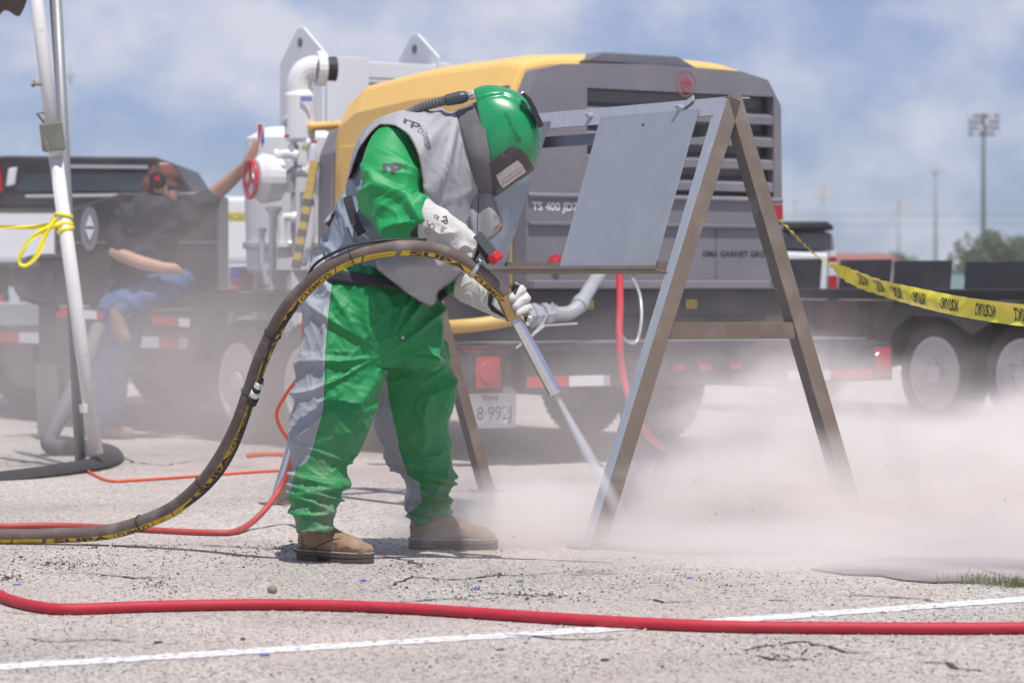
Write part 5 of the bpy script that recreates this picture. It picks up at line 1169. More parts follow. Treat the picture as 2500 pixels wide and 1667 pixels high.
panel_attr(gf, [([(1192, 722), (1196, 706), (1206, 704), (1216, 712), (1204, 728), (1200, 742), (1245, 782), (1222, 772), (1200, 760), (1190, 745)], None), ([(1244, 694), (1256, 690), (1270, 696), (1258, 722), (1244, 704)], None), ([(1270, 780), (1290, 770), (1284, 788), (1272, 784)], None)])
glf = link('glove', gf, m_glove, wk, smooth=True)
# boots: built in their own frame, heel at the origin, toe along +x
def boot(heel, ang, L_, name_l, seed):
    R = Matrix.Rotation(ang, 3, 'Z'); sc = L_ / .31
    def W_(x, y, z): return heel + R @ Vector((x * sc, y * sc, z * sc))
    mb = MB()
    for x, z, rz_, ry in ((.045, .06, .05, .038),): pass
    rings = []; n = 28
    #         x, half width, base z, top z
    prof = [(.0, .022, .032, .11), (.02, .036, .030, .15), (.055, .042, .030, .165), (.09, .043, .030, .155), (.13, .045, .030, .125), (.17, .049, .030, .103), (.215, .053, .030, .090), (.255, .051, .031, .078), (.285, .042, .033, .066), (.303, .026, .036, .055)]
    vs = []; fs = []
    pr = []
    for i in range(len(prof) - 1):
        for j in range(4): t = j / 4; t2 = t * t * (3 - 2 * t) if False else t; pr.append([prof[i][k] * (1 - t2) + prof[i + 1][k] * t2 for k in range(4)])
    pr.append(list(prof[-1]))
    for (x, hw, z0, z1) in pr:
        for k in range(n):
            q = 2 * math.pi * k / n; cc = math.cos(q); ss = math.sin(q)
            y = hw * math.copysign(abs(cc) ** .8, cc); z = (z0 + z1) / 2 + (z1 - z0) / 2 * math.copysign(abs(ss) ** (.9 if ss > 0 else .5), ss); vs.append(W_(x, y, z))
    m = len(pr)
    for i in range(m - 1):
        for k in range(n): fs.append((i * n + k, i * n + (k + 1) % n, (i + 1) * n + (k + 1) % n, (i + 1) * n + k))
    fs.append(tuple(range(n))); fs.append(tuple(range((m - 1) * n, m * n))); mb.add(vs, fs)
    mb.lathe(W_(.055, 0, .06), ZZ, [(0, .046 * sc), (.05 * sc, .052 * sc), (.10 * sc, .056 * sc), (.16 * sc, .06 * sc)], 28)
    me = skinmesh(mb, .0045, 7, .6); displace(me, lambda p, n_: ridge((p.x, p.y, p.z), (20, 20, 26), seed) ** 2.2 * .004)
    o = link('boot', me, m_boot, wk, smooth=True)
    out = [(-.008, .0), (-.006, .022), (.01, .038), (.05, .046), (.10, .045), (.16, .051), (.215, .057), (.25, .054), (.278, .044), (.298, .030), (.311, .014), (.314, 0)]
    pl_ = out + [(x, -y) for x, y in out[::-1][1:-1]]
    mb = MB(); mb.prism([W_(x, y, .018) for x, y in pl_], (0, 0, .018 * sc)); heelp = [(x, y) for x, y in pl_ if x < .09]; 
    mb.prism([W_(x, y * .97, .001) for x, y in pl_ if x < .11], (0, 0, .0165 * sc)); mb.prism([W_(x, y * .97, .001) for x, y in pl_ if x > .13], (0, 0, .0165 * sc)); mb.prism([W_(x, y, .007) for x, y in ((.06, .03), (.17, .03), (.17, -.03), (.06, -.03))], (0, 0, .01 * sc))
    mb.build('sole', m_sole, o, bevel=.003)
    mb = MB(); mb.tube([W_(x * .99, y * .97, .037) for x, y in pl_] + [W_(pl_[0][0], pl_[0][1], .037)], .003, 6); mb.build('welt', M('welt_cream', (0.38, 0.33, 0.26), .8), o, smooth=True)
    # seams across the upper
    bv = bvh_of(me); return bv, o
hp = G(738, 1366); hp.y += .02
bn, bo = boot(Vector((P(735, 1366, 10.92).x, 10.92, 0)), D2R(-32), .33, 'near', 1.0)
surf_strip([(832, 1314), (815, 1316), (795, 1324), (775, 1334), (764, 1348)], .0022, .0008, 'seam', M('boot_seam', (0.09, 0.06, 0.04), .8), bo, [bn])
surf_strip([(736, 1305), (738, 1330), (736, 1345)], .002, .0006, 'seam', MATS['boot_seam'], bo, [bn])
bf, _ = boot(Vector((P(1003, 1330, 11.36).x, 11.36, 0)), D2R(-4), .345, 'far', 2.0)
# helmet
mb = MB()
hs = [((1158, 221), (1200, 473), .14, .128), ((1176, 214), (1216, 470), .14, .138), ((1200, 212), (1238, 462), .14, .143), ((1228, 216), (1262, 448), .14, .142), ((1256, 226), (1286, 430), .14, .136), ((1280, 241), (1304, 405), .14, .122), ((1299, 262), (1315, 380), .14, .10), ((1312, 290), (1320, 358), .14, .068), ((1320, 318), (1323, 340), .14, .028)]
mb.loft(hs, 48, 6, p=2.1); hm = skinmesh(mb, .006, 6, .5)
def fold_h(p, n):
    px, py = proj(p); v = 0
    # crown ridge and the brow step
    c = polydist([px], [py], [(1150, 205), (1215, 205), (1275, 225), (1300, 250), (1290, 262), (1262, 244), (1230, 232), (1195, 236), (1163, 250)])[0]
    v += .006 * max(0, min(1, (c + 4) / 9))
    v -= .004 * max(0, 1 - abs(c) / 5)
    return v
displace(hm, fold_h)
helmet = link('helmet', hm, m_helmet, wk, smooth=True); b_h = bvh_of(hm)
def patch(outline, lift, th, name, mat, parent, bv, step=5, hole=None, flat=0.0):
    """a shaped plate lying on a curved surface"""
    xs = [p[0] for p in outline]; ys = [p[1] for p in outline]; mb = MB(); idx = {}
    bm = bmesh.new(); vsb = [bm.verts.new((x, y, 0)) for x, y in outline]; bm.faces.new(vsb)
    if hole:
        pass
    for ax, lo, hi in ((0, min(xs), max(xs)), (1, min(ys), max(ys))):
        q = lo + step
        while q < hi: bmesh.ops.bisect_plane(bm, geom=bm.verts[:] + bm.edges[:] + bm.faces[:], plane_co=(q, 0, 0) if ax == 0 else (0, q, 0), plane_no=(1, 0, 0) if ax == 0 else (0, 1, 0)); q += step
    last = None
    for v in bm.verts:
        c = onto(bv, v.co.x, v.co.y, lift, 10.9); v.co = c
    # vertices that missed the surface take the depth of their neighbours
    miss = [v for v in bm.verts if abs(v.co.y - 10.9) < 1e-3 or v.co.y > 11.12]
    ms = set(miss)
    for _ in range(12):
        for v in list(ms):
            nb = [e.other_vert(v) for e in v.link_edges if e.other_vert(v) not in ms]
            if nb:
                pxy = proj(v.co); yv = sum(n.co.y for n in nb) / len(nb) + .004; v.co = P(pxy[0], pxy[1], yv); ms.discard(v)
    for _ in range(4):
        nw = {v: sum((e.other_vert(v).co for e in v.link_edges), Vector()) / len(v.link_edges) for v in bm.verts if v.link_edges and not any(e.is_boundary for e in v.link_edges)}
        for v, c in nw.items(): v.co = c
    me = bpy.data.meshes.new(name); bm.to_mesh(me); bm.free()
    return link(name, baked(me, [('SOLIDIFY', dict(thickness=th, offset=0))]), mat, parent, smooth=False)
vis = [(1186, 405), (1215, 382), (1248, 357), (1258, 360), (1272, 366), (1288, 384), (1303, 412), (1288, 424), (1262, 440), (1228, 465), (1206, 480), (1199, 478), (1192, 450)]
vf = patch(vis, .004, .012, 'visor_frame', m_dgrey if False else M('visor_frame_plastic', (0.075, 0.066, 0.068), .4, var=.3, vs=20, spot=(0.1, 0.085, 0.08), spot_s=30, spot_lo=.5, spot_hi=.8), helmet, [b_h])
m_visor = M('visor_lens', (0.55, 0.50, 0.50), 0.18, 0.25, var=0.25, vs=9, stretch=(8, 1, 1), coat=.6)
patch([(1211, 428), (1240, 408), (1264, 392), (1275, 402), (1284, 420), (1256, 439), (1228, 460), (1219, 448)], .012, .003, 'visor_lens', m_visor, helmet, [b_h])
for sgm in ([(1222, 444), (1246, 428), (1270, 410)], [(1226, 452), (1250, 436), (1276, 418)]): surf_strip(sgm, .0012, .0145, 'lens_edge', m_galv, helmet, [b_h])
# strap at the front of the helmet
spx = [(1276, 229), (1290, 242), (1301, 262), (1310, 285), (1320, 308)]
mb = MB(); L_ = [P(x, y, 10.93) for x, y in spx]
for i in range(len(L_) - 1): mb.bar(L_[i], L_[i + 1] + (L_[i + 1] - L_[i]).normalized() * .004, .014 + .003 * i, .05, (1, 0, .4))
st_ = mb.build('helmet_strap', m_black, wk, bevel=.002)
mb = MB(); mb.lathe(P(1277, 230, 10.92), (.3, -1, .3), [(-.006, .009), (.004, .009), (.006, .004)], 10); mb.build('strap_stud', m_galv, st_)
# air tube
mb = MB(); cps = spline([P(960, 300, 11.02), P(1000, 277, 10.98), P(1040, 259, 10.97), P(1088, 246, 10.97)], 14); rs = [.0205 if i % 2 else .0155 for i in range(len(cps))]
mb.tube(cps, rs, 16); at_ = mb.build('air_tube', M('tube_grey', (0.13, 0.13, 0.135), .55), wk)
mb = MB(); a_, b2 = P(1088, 246, 10.97), P(1151, 233, 10.97); t_ = (b2 - a_).normalized(); mb.lathe(a_, t_, [(0, .019), (.003, .0225), (.03, .0235), (.06, .025), (.075, .0215), (.082, .0215), (.084, .015), (.105, .015)], 22); mb.build('tube_sleeve', M('sleeve_slate', (0.055, 0.062, 0.08), .4), wk, smooth=False)
mb = MB(); mb.lathe(b2 - t_ * .012, t_, [(0, .017), (.022, .017)], 6); mb.build('tube_nut', m_galv, wk)
# prints on cloth
def pmap(px, py, ang, bv, lift=.0016):
    """x runs along ang (degrees, clockwise down the picture of the side view), sizes in pixels of the side view"""
    ca, sa = math.cos(D2R(ang)), math.sin(D2R(ang))
    return lambda x, y: onto(bv, px + x * ca + y * sa, py + x * sa - y * ca, lift)
letters('print', 'rp', 24, pmap(957, 404, -3, [b_sl]), m_print, sleeve, cut=4, bold=.06, width=48)
letters('print', 'ba', 13, pmap(985, 405, 6, [b_sl]), M('print_dark_green', (0.0, 0.13, 0.06), .7), sleeve, cut=4, width=18)
letters('print', 'rp', 15, pmap(1007, 299, 18, [b_cape]), m_print, cp_o, cut=4, bold=.03, width=44)
letters('print', 'ba', 19, pmap(1035, 322, 40, [b_cape]), m_print2, cp_o, cut=4, width=28)
letters('print', 'ADVANCING', 7, pmap(1046, 349, 78, [b_cape]), m_print, cp_o, cut=4, bold=.02, width=33)
letters('print', 'YOUR SAFETY', 6, pmap(1039, 351, 78, [b_cape]), m_print, cp_o, cut=4, bold=.01, width=30)
letters('embossed_letters', 'NOVA 2000', 10, pmap(1248, 305, 64, [b_h]), M('helmet_emboss', (0.0, 0.19, 0.065), .35), helmet, cut=4, bold=.0, width=66)
star = [(1266 + 8 * math.cos(D2R(90 + 36 * k + 25)) * (1 if k % 2 == 0 else .45), 338 + 8 * math.sin(D2R(90 + 36 * k + 25)) * (1 if k % 2 == 0 else .45)) for k in range(10)]
mb = MB(); pts = [onto([b_h], x, y, .002) for x, y in star]; mb.tube(pts + [pts[0]], .0012, 6); mb.build('embossed_star', MATS['helmet_emboss'], helmet)
letters('print', 'rp', 15, pmap(1090, 537, 78, [b_gl]), m_print, glove, cut=3, bold=.03, width=20)
letters('print', 'ba', 13, pmap(1083, 561, 110, [b_gl]), m_print2, glove, cut=3, width=14)
letters('print', 'CE', 8, pmap(1066, 530, 35, [b_gl]), m_print, glove, cut=3, bold=.02, width=13)
letters('print', 'EN388', 4.5, pmap(1045, 546, 75, [b_gl]), m_print, glove, cut=3, width=16)
letters('print', '4244', 4.5, pmap(1060, 563, 75, [b_gl]), m_print, glove, cut=3, width=12)
for bx, by in ((1054, 552), (1043, 566)):
    pts = [onto([b_gl], bx + x, by + y, .0016) for x, y in ((-6, -3), (3, -7), (8, 2), (-2, 7), (-6, -3))]; mb = MB(); mb.tube(pts, .0009, 6); mb.build('print_mark', m_print, glove)

# ------------------------------------------------------------------ blast hose with nozzle
hs_pts = [P(-400, 1316, 11.6), P(-200, 1312, 11.58), P(0, 1309, 11.55), P(132, 1307, 11.52), P(231, 1302, 11.48), P(297, 1291, 11.43), P(363, 1269, 11.36), P(429, 1237, 11.28), P(492, 1182, 11.18), P(537, 1122, 11.08), P(579, 1043, 10.98), P(610, 958, 10.88), P(632, 891, 10.82), P(657, 833, 10.76), P(692, 768, 10.68), P(735, 714, 10.62), P(795, 661, 10.57), P(865, 626, 10.55), P(940, 609, 10.55), P(1010, 606, 10.56), P(1070, 614, 10.60), P(1120, 634, 10.62), P(1165, 662, 10.63), P(1205, 697, 10.64), P(1237, 727, 10.65)]
bh = thing('blast_hose', 'thick brown blasting hose with yellow lettered stripe curving up to the worker', 'hose', Vector((hs_pts[8].x, hs_pts[8].y, 0)))
HC = spline(hs_pts, 14); HS = [0.0]
for i in range(1, len(HC)): HS.append(HS[-1] + (HC[i] - HC[i - 1]).length)
HR = .0305
def hose_at(s, th, lift=0.0):
    """th: angle from the camera side towards the outer lower side (radians)"""
    i = min(max(int(np.searchsorted(HS, s)) - 1, 0), len(HC) - 2); k = (s - HS[i]) / (HS[i + 1] - HS[i]); c = HC[i].lerp(HC[i + 1], k)
    t_ = (HC[min(i + 2, len(HC) - 1)] - HC[max(i - 1, 0)]).normalized(); n0 = Vector((0, -1, 0)); n0 = (n0 - t_ * n0.dot(t_)).normalized(); r_ = n0.cross(t_)
    if False: r_ = -r_
    return c + (n0 * math.cos(th) + r_ * math.sin(th)) * (HR + lift)
mb = MB(); mb.tube(HC, HR, 28); mb.build('hose_tube', m_hose, bh, smooth=True)
HL = HS[-1]
# which sign of th points to the outer lower side?
SG = 1.0 if (hose_at(1.0, math.pi / 2) - hose_at(1.0, -math.pi / 2)).z < 0 else -1.0
TH0, THW = D2R(42), D2R(24)
def stripe(s0, s1, name='yellow_stripe', mat=m_yel, w0=-1.0, w1=1.0):
    mb = MB(); n = max(2, int((s1 - s0) / .02)); m = 6; vs = []; fs = []
    for i in range(n + 1):
        for j in range(m + 1):
            sl_ = s0 + (s1 - s0) * i / n + (.012 * (j / m - .5)) ; vs.append(hose_at(sl_, SG * (TH0 - THW * (w0 + (w1 - w0) * j / m)), .0007))
    for i in range(n):
        for j in range(m): q = i * (m + 1) + j; fs.append((q, q + 1, q + m + 2, q + m + 1))
    mb.add(vs, fs); return mb.build(name, mat, bh, smooth=True)
Hh = THW * HR * 2
def hl(word, s, wdt, hgt, mat=m_hose, lift=.0013, off=0.0, bold=.04):
    letters('lettering', word, hgt, lambda x, y: hose_at(s + x, SG * (TH0 - (y + off) / HR), lift), mat, bh, cut=.005, bold=bold, width=wdt)
m_hdark = M('hose_letter_brown', (0.06, 0.045, 0.035), .7)
s = .12
while s < HL - .25:
    stripe(s, s + .30); hl('SUPA', s + .155, .25, Hh * .80, m_hdark)
    stripe(s + .306, s + .50); hl('CLEMCO', s + .40, .165, Hh * .66, m_hdark)
    if s + .74 < HL - .06:
        stripe(s + .506, s + .61); stripe(s + .618, s + .74); hl('175 PSI (12 BAR) W.P.', s + .68, .10, Hh * .2, m_hdark, bold=0)
        mb = MB(); pts = [hose_at(s + .555 + x, SG * (TH0 + y / HR), .0016) for x, y in ((-.018, 0), (-.005, .006), (.012, .004), (.018, -.003), (.004, -.006), (-.018, 0))]; mb.tube(pts, .0008, 5); mb.build('stripe_logo', m_hdark, bh)
    s += .76
# cable ties and the thin control line with its connector
def s_of(px, py):
    best = min(range(len(HC)), key=lambda i: (proj(HC[i])[0] - px) ** 2 + (proj(HC[i])[1] - py) ** 2); return HS[best]
ties = [s_of(345, 1276), s_of(664, 815), s_of(612, 960), s_of(862, 628), s_of(495, 1180)]
for st in ties:
    mb = MB(); mb.tube([hose_at(st, 2 * math.pi * k / 24, .0022) for k in range(25)], .0022, 6, cap=False); mb.build('cable_tie', m_black, bh)
cl_pts = []
for (x, y, dy) in ((395, 1262, .02), (470, 1225, -.035), (530, 1170, -.04), (572, 1105, -.045), (600, 1035, -.045), (612, 990, -.05), (622, 965, -.05)): 
    i = min(range(len(HC)), key=lambda i: (proj(HC[i])[0] - x) ** 2 + (proj(HC[i])[1] - y) ** 2); cl_pts.append(P(x, y, HC[i].y + dy))
mb = MB(); mb.tube(spline(cl_pts, 8), .0055, 10); cln = mb.build('control_line', m_black, bh, smooth=True)
up = []
for (x, y, dy) in ((634, 925, -.05), (650, 875, -.045), (668, 826, -.045), (700, 785, -.04), (725, 745, -.03), (745, 690, .0), (770, 645, .0), (820, 615, -.02), (870, 597, -.02), (950, 586, -.01), (1040, 585, .02)):
    i = min(range(len(HC)), key=lambda i: (proj(HC[i])[0] - x) ** 2 + (proj(HC[i])[1] - y) ** 2); up.append(P(x, y, HC[i].y + dy))
mb = MB(); mb.tube(spline(up, 8), .0055, 10); mb.build('control_line', m_black, bh, smooth=True)
ca, cb = P(618, 972, 10.83), P(636, 930, 10.79); t_ = (cb - ca).normalized(); LN = (cb - ca).length
mb = MB(); mb.lathe(ca - t_ * .03, t_, [(0, .010), (.005, .021), (.035, .023), (.036, .012)], 16); cn = mb.build('connector', m_black, bh)
mb = MB(); mb.lathe(ca + t_ * .008, t_, [(0, .016), (.002, .0185), (.022, .0185), (.024, .015)], 18); mb.build('white_band', m_white, cn)
mb = MB(); mb.lathe(ca + t_ * .033, t_, [(0, .014), (.0015, .016), (.016, .016), (.018, .013)], 18); mb.build('connector_body', m_black, cn)
mb = MB(); mb.lathe(ca + t_ * .052, t_, [(0, .014), (.002, .0175), (.022, .0175), (.027, .010)], 18); mb.build('chrome_band', m_chrome, cn)
mb = MB(); mb.lathe(ca + t_ * .080, t_, [(0, .0125), (.014, .011), (.015, .006)], 14); mb.build('connector_end', m_black, cn)
# coupling and nozzle
ca, cb = P(1232, 720, 10.65), P(1258, 777, 10.66); t_ = (cb - ca).normalized()
mb = MB(); mb.lathe(ca, t_, [(0, .030), (.002, .0345), ((cb - ca).length - .002, .0345), ((cb - ca).length, .030)], 8); mb.build('brass_coupling', m_brass, bh, bevel=.001)
na, nb_ = P(1262, 785, 10.66), P(1356, 960, 10.68); t_ = (nb_ - na).normalized(); ln = (nb_ - na).length
mb = MB(); mb.lathe(cb, (na - cb), [(0, .0215), ((na - cb).length + .006, .0215)], 20); mb.build('nozzle_collar', m_galv, bh)
mb = MB(); mb.lathe(na, t_, [(0, .019), (.003, .0222), (ln - .004, .0262), (ln, .024), (ln, .013), (ln - .03, .010), (ln - .03, .0005)], 10); mb.build('nozzle', m_chrome, bh, bevel=.0008)
# deadman handle with red knob, hose clamp
ha, hb = P(1166, 572, 10.60), P(1211, 627, 10.58); t_ = (hb - ha).normalized(); sd = t_.cross(Vector((0, 1, 0)))
mb = MB(); mb.bar(ha, hb, .040, .035, sd); dm = mb.build('deadman_handle', m_dgrey, bh, bevel=.004)
mb = MB(); mb.bar(P(1172, 600, 10.61), P(1198, 640, 10.60), .03, .03, sd); mb.build('handle_base', m_black, dm, bevel=.003)
mb = MB(); k0 = P(1203, 620, 10.58); n = 18; prof_ = []
for (h, r) in ((0, .020), (.004, .0255), (.032, .0255), (.037, .020)): prof_.append((h, r))
mb.lathe(k0, t_, prof_, 18)
for k in range(9):
    q = 2 * math.pi * k / 9; a_ = t_.orthogonal().normalized(); b2 = t_.cross(a_); rr = a_ * math.cos(q) + b2 * math.sin(q); mb.box(k0 + t_ * .018 + rr * .0255, (.005, .026, .004), Matrix((rr.cross(t_), t_, rr)).transposed())
mb.build('red_knob', m_redp, dm, bevel=.001)
sc_ = s_of(1160, 658)
mb = MB()
for k in range(25):
    q = 2 * math.pi * k / 24; 
    if k: mb.bar(hose_at(sc_ + .010 * 0, q0_, .003), hose_at(sc_, q, .003), .014, .002, (HC[-20] - HC[-30]).normalized())
    q0_ = q
cl_ = mb.build('hose_clamp', m_galv, bh)
mb = MB(); mb.lathe(hose_at(sc_, -SG * 1.0, .008), Vector((.3, -1, .8)), [(-.01, .007), (.012, .007), (.014, .009), (.02, .009)], 8); mb.build('clamp_screw', m_galv, cl_)

# ------------------------------------------------------------------ seated man in the background
YP = 19.3
mn = thing('person', 'seated man in dark shirt, jeans, cap and ear muffs, arm raised to red wheel', 'person', (P(330, 700, YP).x, YP, 0))
def wq(px, py, d=0.0): return P(px, py, YP + d)
mb = MB()
mb.capsule([wq(398, 432), wq(400, 462)], [.10, .092]); mb.capsule([wq(412, 470, -.02), wq(414, 486, -.02)], [.07, .06]); mb.capsule([wq(385, 480), wq(372, 520)], [.065, .07])
mb.capsule([wq(365, 530), wq(350, 600), wq(335, 680), wq(320, 715)], [.17, .17, .155, .15])
mb.capsule([wq(305, 540, -.10), wq(282, 618, -.16), wq(345, 642, -.24), wq(400, 655, -.28)], [.07, .060, .050, .042])
mb.capsule([wq(400, 655, -.28), wq(428, 655, -.27)], [.045, .034])
mb.capsule([wq(460, 520, .1), wq(520, 478, .1), wq(575, 430, .0), wq(608, 395, -.1)], [.075, .06, .048, .035]); mb.capsule([wq(608, 395, -.1), wq(622, 362, -.12)], [.042, .032])
for k in range(4): mb.capsule([wq(410 + 2 * k, 648 + 5 * k, -.29), wq(436, 652 + 5 * k, -.28), wq(447, 660 + 5 * k, -.26)], [.013, .012, .010])
for k in range(4): mb.capsule([wq(614 + 4 * k, 372, -.13), wq(622 + 3 * k, 350 - 3 * k, -.14), wq(618 + 3 * k, 342 - 2 * k, -.13)], [.013, .012, .010])
mb.capsule([wq(310, 720), wq(290, 880), wq(255, 1050, .05)], [.09, .07, .055]); mb.capsule([wq(330, 715), wq(430, 690, -.08), wq(300, 765, -.25)], [.08, .05, .05])
link('body', skinmesh(mb, .018, 3), m_skin, mn, smooth=True)
mb = MB()
mb.capsule([wq(392, 498), wq(375, 530)], [.10, .13]); mb.capsule([wq(372, 535), wq(352, 600), wq(336, 670), wq(322, 712)], [.20, .205, .185, .17]); mb.capsule([wq(315, 535, -.08), wq(292, 590, -.12), wq(288, 615, -.13)], [.11, .10, .085]); mb.capsule([wq(420, 535, .08), wq(470, 515, .1), wq(508, 492, .1)], [.14, .11, .085])
sh = skinmesh(mb, .018, 4); displace(sh, lambda p, n: ridge((p.x, p.y, p.z), (6, 5, 7), 2) ** 2 * .02); link('shirt', sh, m_shirt, mn, smooth=True)
mb = MB()
mb.capsule([wq(325, 700), wq(315, 735)], [.17, .16]); mb.capsule([wq(315, 735, .02), wq(290, 880, .02), wq(262, 1000, .04), wq(250, 1048, .05)], [.13, .105, .085, .08])
mb.capsule([wq(325, 718, -.05), wq(395, 702, -.12), wq(442, 686, -.08)], [.125, .11, .085]); mb.capsule([wq(444, 692, -.08), wq(380, 722, -.17), wq(300, 755, -.25)], [.075, .07, .062]); mb.capsule([wq(300, 738, -.2), wq(262, 745, -.2)], [.08, .06])
mb.capsule([wq(300, 740, .12), wq(262, 880, .15), wq(225, 1010, .2), wq(215, 1048, .2)], [.11, .095, .08, .075])
je = skinmesh(mb, .018, 4); displace(je, lambda p, n: ridge((p.x, p.y, p.z), (8, 6, 7), 5) ** 2 * .022); link('jeans', je, m_jeans, mn, smooth=True)
mb = MB(); mb.capsule([wq(288, 765, -.26), wq(290, 800, -.27), wq(305, 825, -.27)], [.06, .055, .045]); link('boot', skinmesh(mb, .015, 3), m_boot, mn, smooth=True)
for x_, d_ in ((250, .05), (213, .2)):
    mb = MB(); b0 = P(x_, 1058, YP + d_); b0.z = .055; mb.capsule([b0, b0 + Vector((.10, -.06, -.005)), b0 + Vector((.20, -.12, -.012))], [.055, .05, .04]); mb.capsule([b0 + Vector((0, 0, .06)), b0], [.055, .055]); link('boot', skinmesh(mb, .015, 3), m_boot, mn, smooth=True)
mb = MB(); mb.lathe(wq(398, 436) + Vector((0, 0, 0)), Vector((.05, 0, 1)), [(-.01, .108), (.03, .106), (.07, .085), (.095, .05), (.10, .005)], 24); mb.prism([wq(420, 430, -.07), wq(442, 440, -.05), wq(442, 440, .05), wq(420, 430, .07)], (0, 0, .012)); link('cap', mb.mesh(), M('cap_rust', (0.16, 0.055, 0.04), .8), mn, smooth=False)
mb = MB(); mb.lathe(wq(384, 440, -.105), (-.15, -1, 0), [(-.03, .055), (.0, .06), (.03, .05), (.035, .02)], 18); mb.lathe(wq(384, 440, .105), (-.1, 1, 0), [(-.03, .055), (.0, .06), (.03, .05)], 18); mb.tube([wq(384 + 4 * 0, 440 - 42 * math.sin(q * math.pi / 12), -.12 * math.cos(q * math.pi / 12)) for q in range(13)], .010, 6); em_ = mb.build('ear_muffs', m_black, mn)
mb = MB(); mb.lathe(wq(384, 436, -.142), (-.15, -1, 0), [(0, .018), (.004, .018)], 12); mb.build('muff_badge', m_redp, em_)
mb = MB(); mb.prism([wq(408, 452, -.095), wq(438, 454, -.05), wq(438, 462, -.05), wq(410, 464, -.095)], (0, .012, 0)); mb.build('sunglasses', m_black, mn)
mb = MB(); mb.capsule([wq(412, 478, -.03), wq(420, 486, -.03), wq(424, 480, .0)], [.045, .04, .035]); mb = MB(); mb.capsule([wq(424, 452, -.02), wq(433, 464, -.02), wq(430, 468, -.02)], [.012, .017, .014]); link('nose', skinmesh(mb, .006, 2), m_skin, mn, smooth=True)
mb = MB(); mb.capsule([wq(372, 452, .0), wq(366, 478, .0)], [.075, .06]); link('hair', skinmesh(mb, .014, 2), MATS['cap_rust'], mn, smooth=True)
mb = MB(); mb.capsule([wq(412, 478, -.03), wq(420, 486, -.03), wq(424, 480, .0)], [.045, .04, .035]); link('beard', skinmesh(mb, .014, 2), M('beard_brown', (0.17, 0.09, 0.06), .9), mn, smooth=True)

# ------------------------------------------------------------------ dust and haze
def vol_mat(name, col, dens, kind='soft', nscale=2.0, lo=.35, hi=.75, floor=.15, aniso=.0, seed=0.0):
    m = bpy.data.materials.new(name); m.use_nodes = True; t = m.node_tree; t.nodes.clear(); l = t.links.new
    o = N(t, 'ShaderNodeOutputMaterial'); pv = N(t, 'ShaderNodeVolumePrincipled'); pv.inputs['Color'].default_value = (*col, 1); pv.inputs['Anisotropy'].default_value = aniso
    l(pv.outputs[0], o.inputs['Volume'])
    if kind == 'even': pv.inputs['Density'].default_value = dens; return m
    co = N(t, 'ShaderNodeTexCoord'); ln = N(t, 'ShaderNodeVectorMath', operation='LENGTH'); l(co.outputs['Object'], ln.inputs[0])
    nz = N(t, 'ShaderNodeTexNoise'); nz.inputs['Scale'].default_value = nscale; nz.inputs['Detail'].default_value = 4; nz.inputs['Roughness'].default_value = .6; nz.inputs['Distortion'].default_value = .6; 
    mpn = N(t, 'ShaderNodeMapping'); mpn.inputs['Location'].default_value = (seed, seed * .7, -seed); l(co.outputs['Object'], mpn.inputs[0]); l(mpn.outputs[0], nz.inputs['Vector'])
    # soft falloff, its border broken up by the noise
    ad = N(t, 'ShaderNodeMath', operation='MULTIPLY_ADD'); ad.inputs[1].default_value = -.9; l(nz.outputs[0], ad.inputs[0]); l(ln.outputs['Value'], ad.inputs[2])
    f = N(t, 'ShaderNodeMapRange', interpolation_type='SMOOTHERSTEP'); f.inputs[1].default_value = .42; f.inputs[2].default_value = -.28; f.inputs[3].default_value = 0; f.inputs[4].default_value = 1; l(ad.outputs[0], f.inputs[0])
    e = N(t, 'ShaderNodeMapRange'); e.inputs[1].default_value = .98; e.inputs[2].default_value = .7; l(ln.outputs['Value'], e.inputs[0])
    n2 = N(t, 'ShaderNodeMapRange'); n2.inputs[1].default_value = lo; n2.inputs[2].default_value = hi; n2.inputs[3].default_value = floor; n2.inputs[4].default_value = 1.0; l(nz.outputs[0], n2.inputs[0])
    a = N(t, 'ShaderNodeMath', operation='MULTIPLY'); l(f.outputs[0], a.inputs[0]); l(e.outputs[0], a.inputs[1])
    b = N(t, 'ShaderNodeMath', operation='MULTIPLY'); l(a.outputs[0], b.inputs[0]); l(n2.outputs[0], b.inputs[1])
    c = N(t, 'ShaderNodeMath', operation='MULTIPLY'); l(b.outputs[0], c.inputs[0]); c.inputs[1].default_value = dens; l(c.outputs[0], pv.inputs['Density'])
    return m
def cloud(c, r, dens, label, col=(0.99, 0.945, 0.925), seed=0.0, nscale=2.0, name='dust_cloud', **kw):
    bm = bmesh.new(); bmesh.ops.create_icosphere(bm, subdivisions=3, radius=1.0); me = bpy.data.meshes.new(name); bm.to_mesh(me); bm.free()
    # cut off what would lie below the ground
    zc = c[2]; lim = (-zc + .004) / r[2]
    for v in me.vertices:
        if v.co.z < lim: v.co.z = lim
    o = bpy.data.objects.new(name, me); COL.objects.link(o); o.location = c; o.scale = r
    me.materials.append(vol_mat(name + '_%g' % seed, col, dens, 'soft', nscale=nscale, seed=seed, **kw)); o['kind'] = 'stuff'; o['label'] = label; return o
hz_ = MB(); hz_.box((0, 190, 20), (610, 470, 42)); hz_.build('haze', vol_mat('haze_air', (0.95, 0.94, 0.97), .0008, 'even'), kind='stuff')
DC = (0.99, 0.945, 0.925)
cloud((1.70, 12.1, .10), (1.75, 1.45, .62), 10.0, 'dense pink blasting dust rolling along the ground right of the stand', seed=1.3, nscale=1.9, floor=.45)
cloud((1.5, 11.5, .0), (2.5, 2.5, .30), 3.2, 'thin skirt of dust creeping over the gravel in front of the stand', seed=9.1, nscale=2.0, floor=.4)
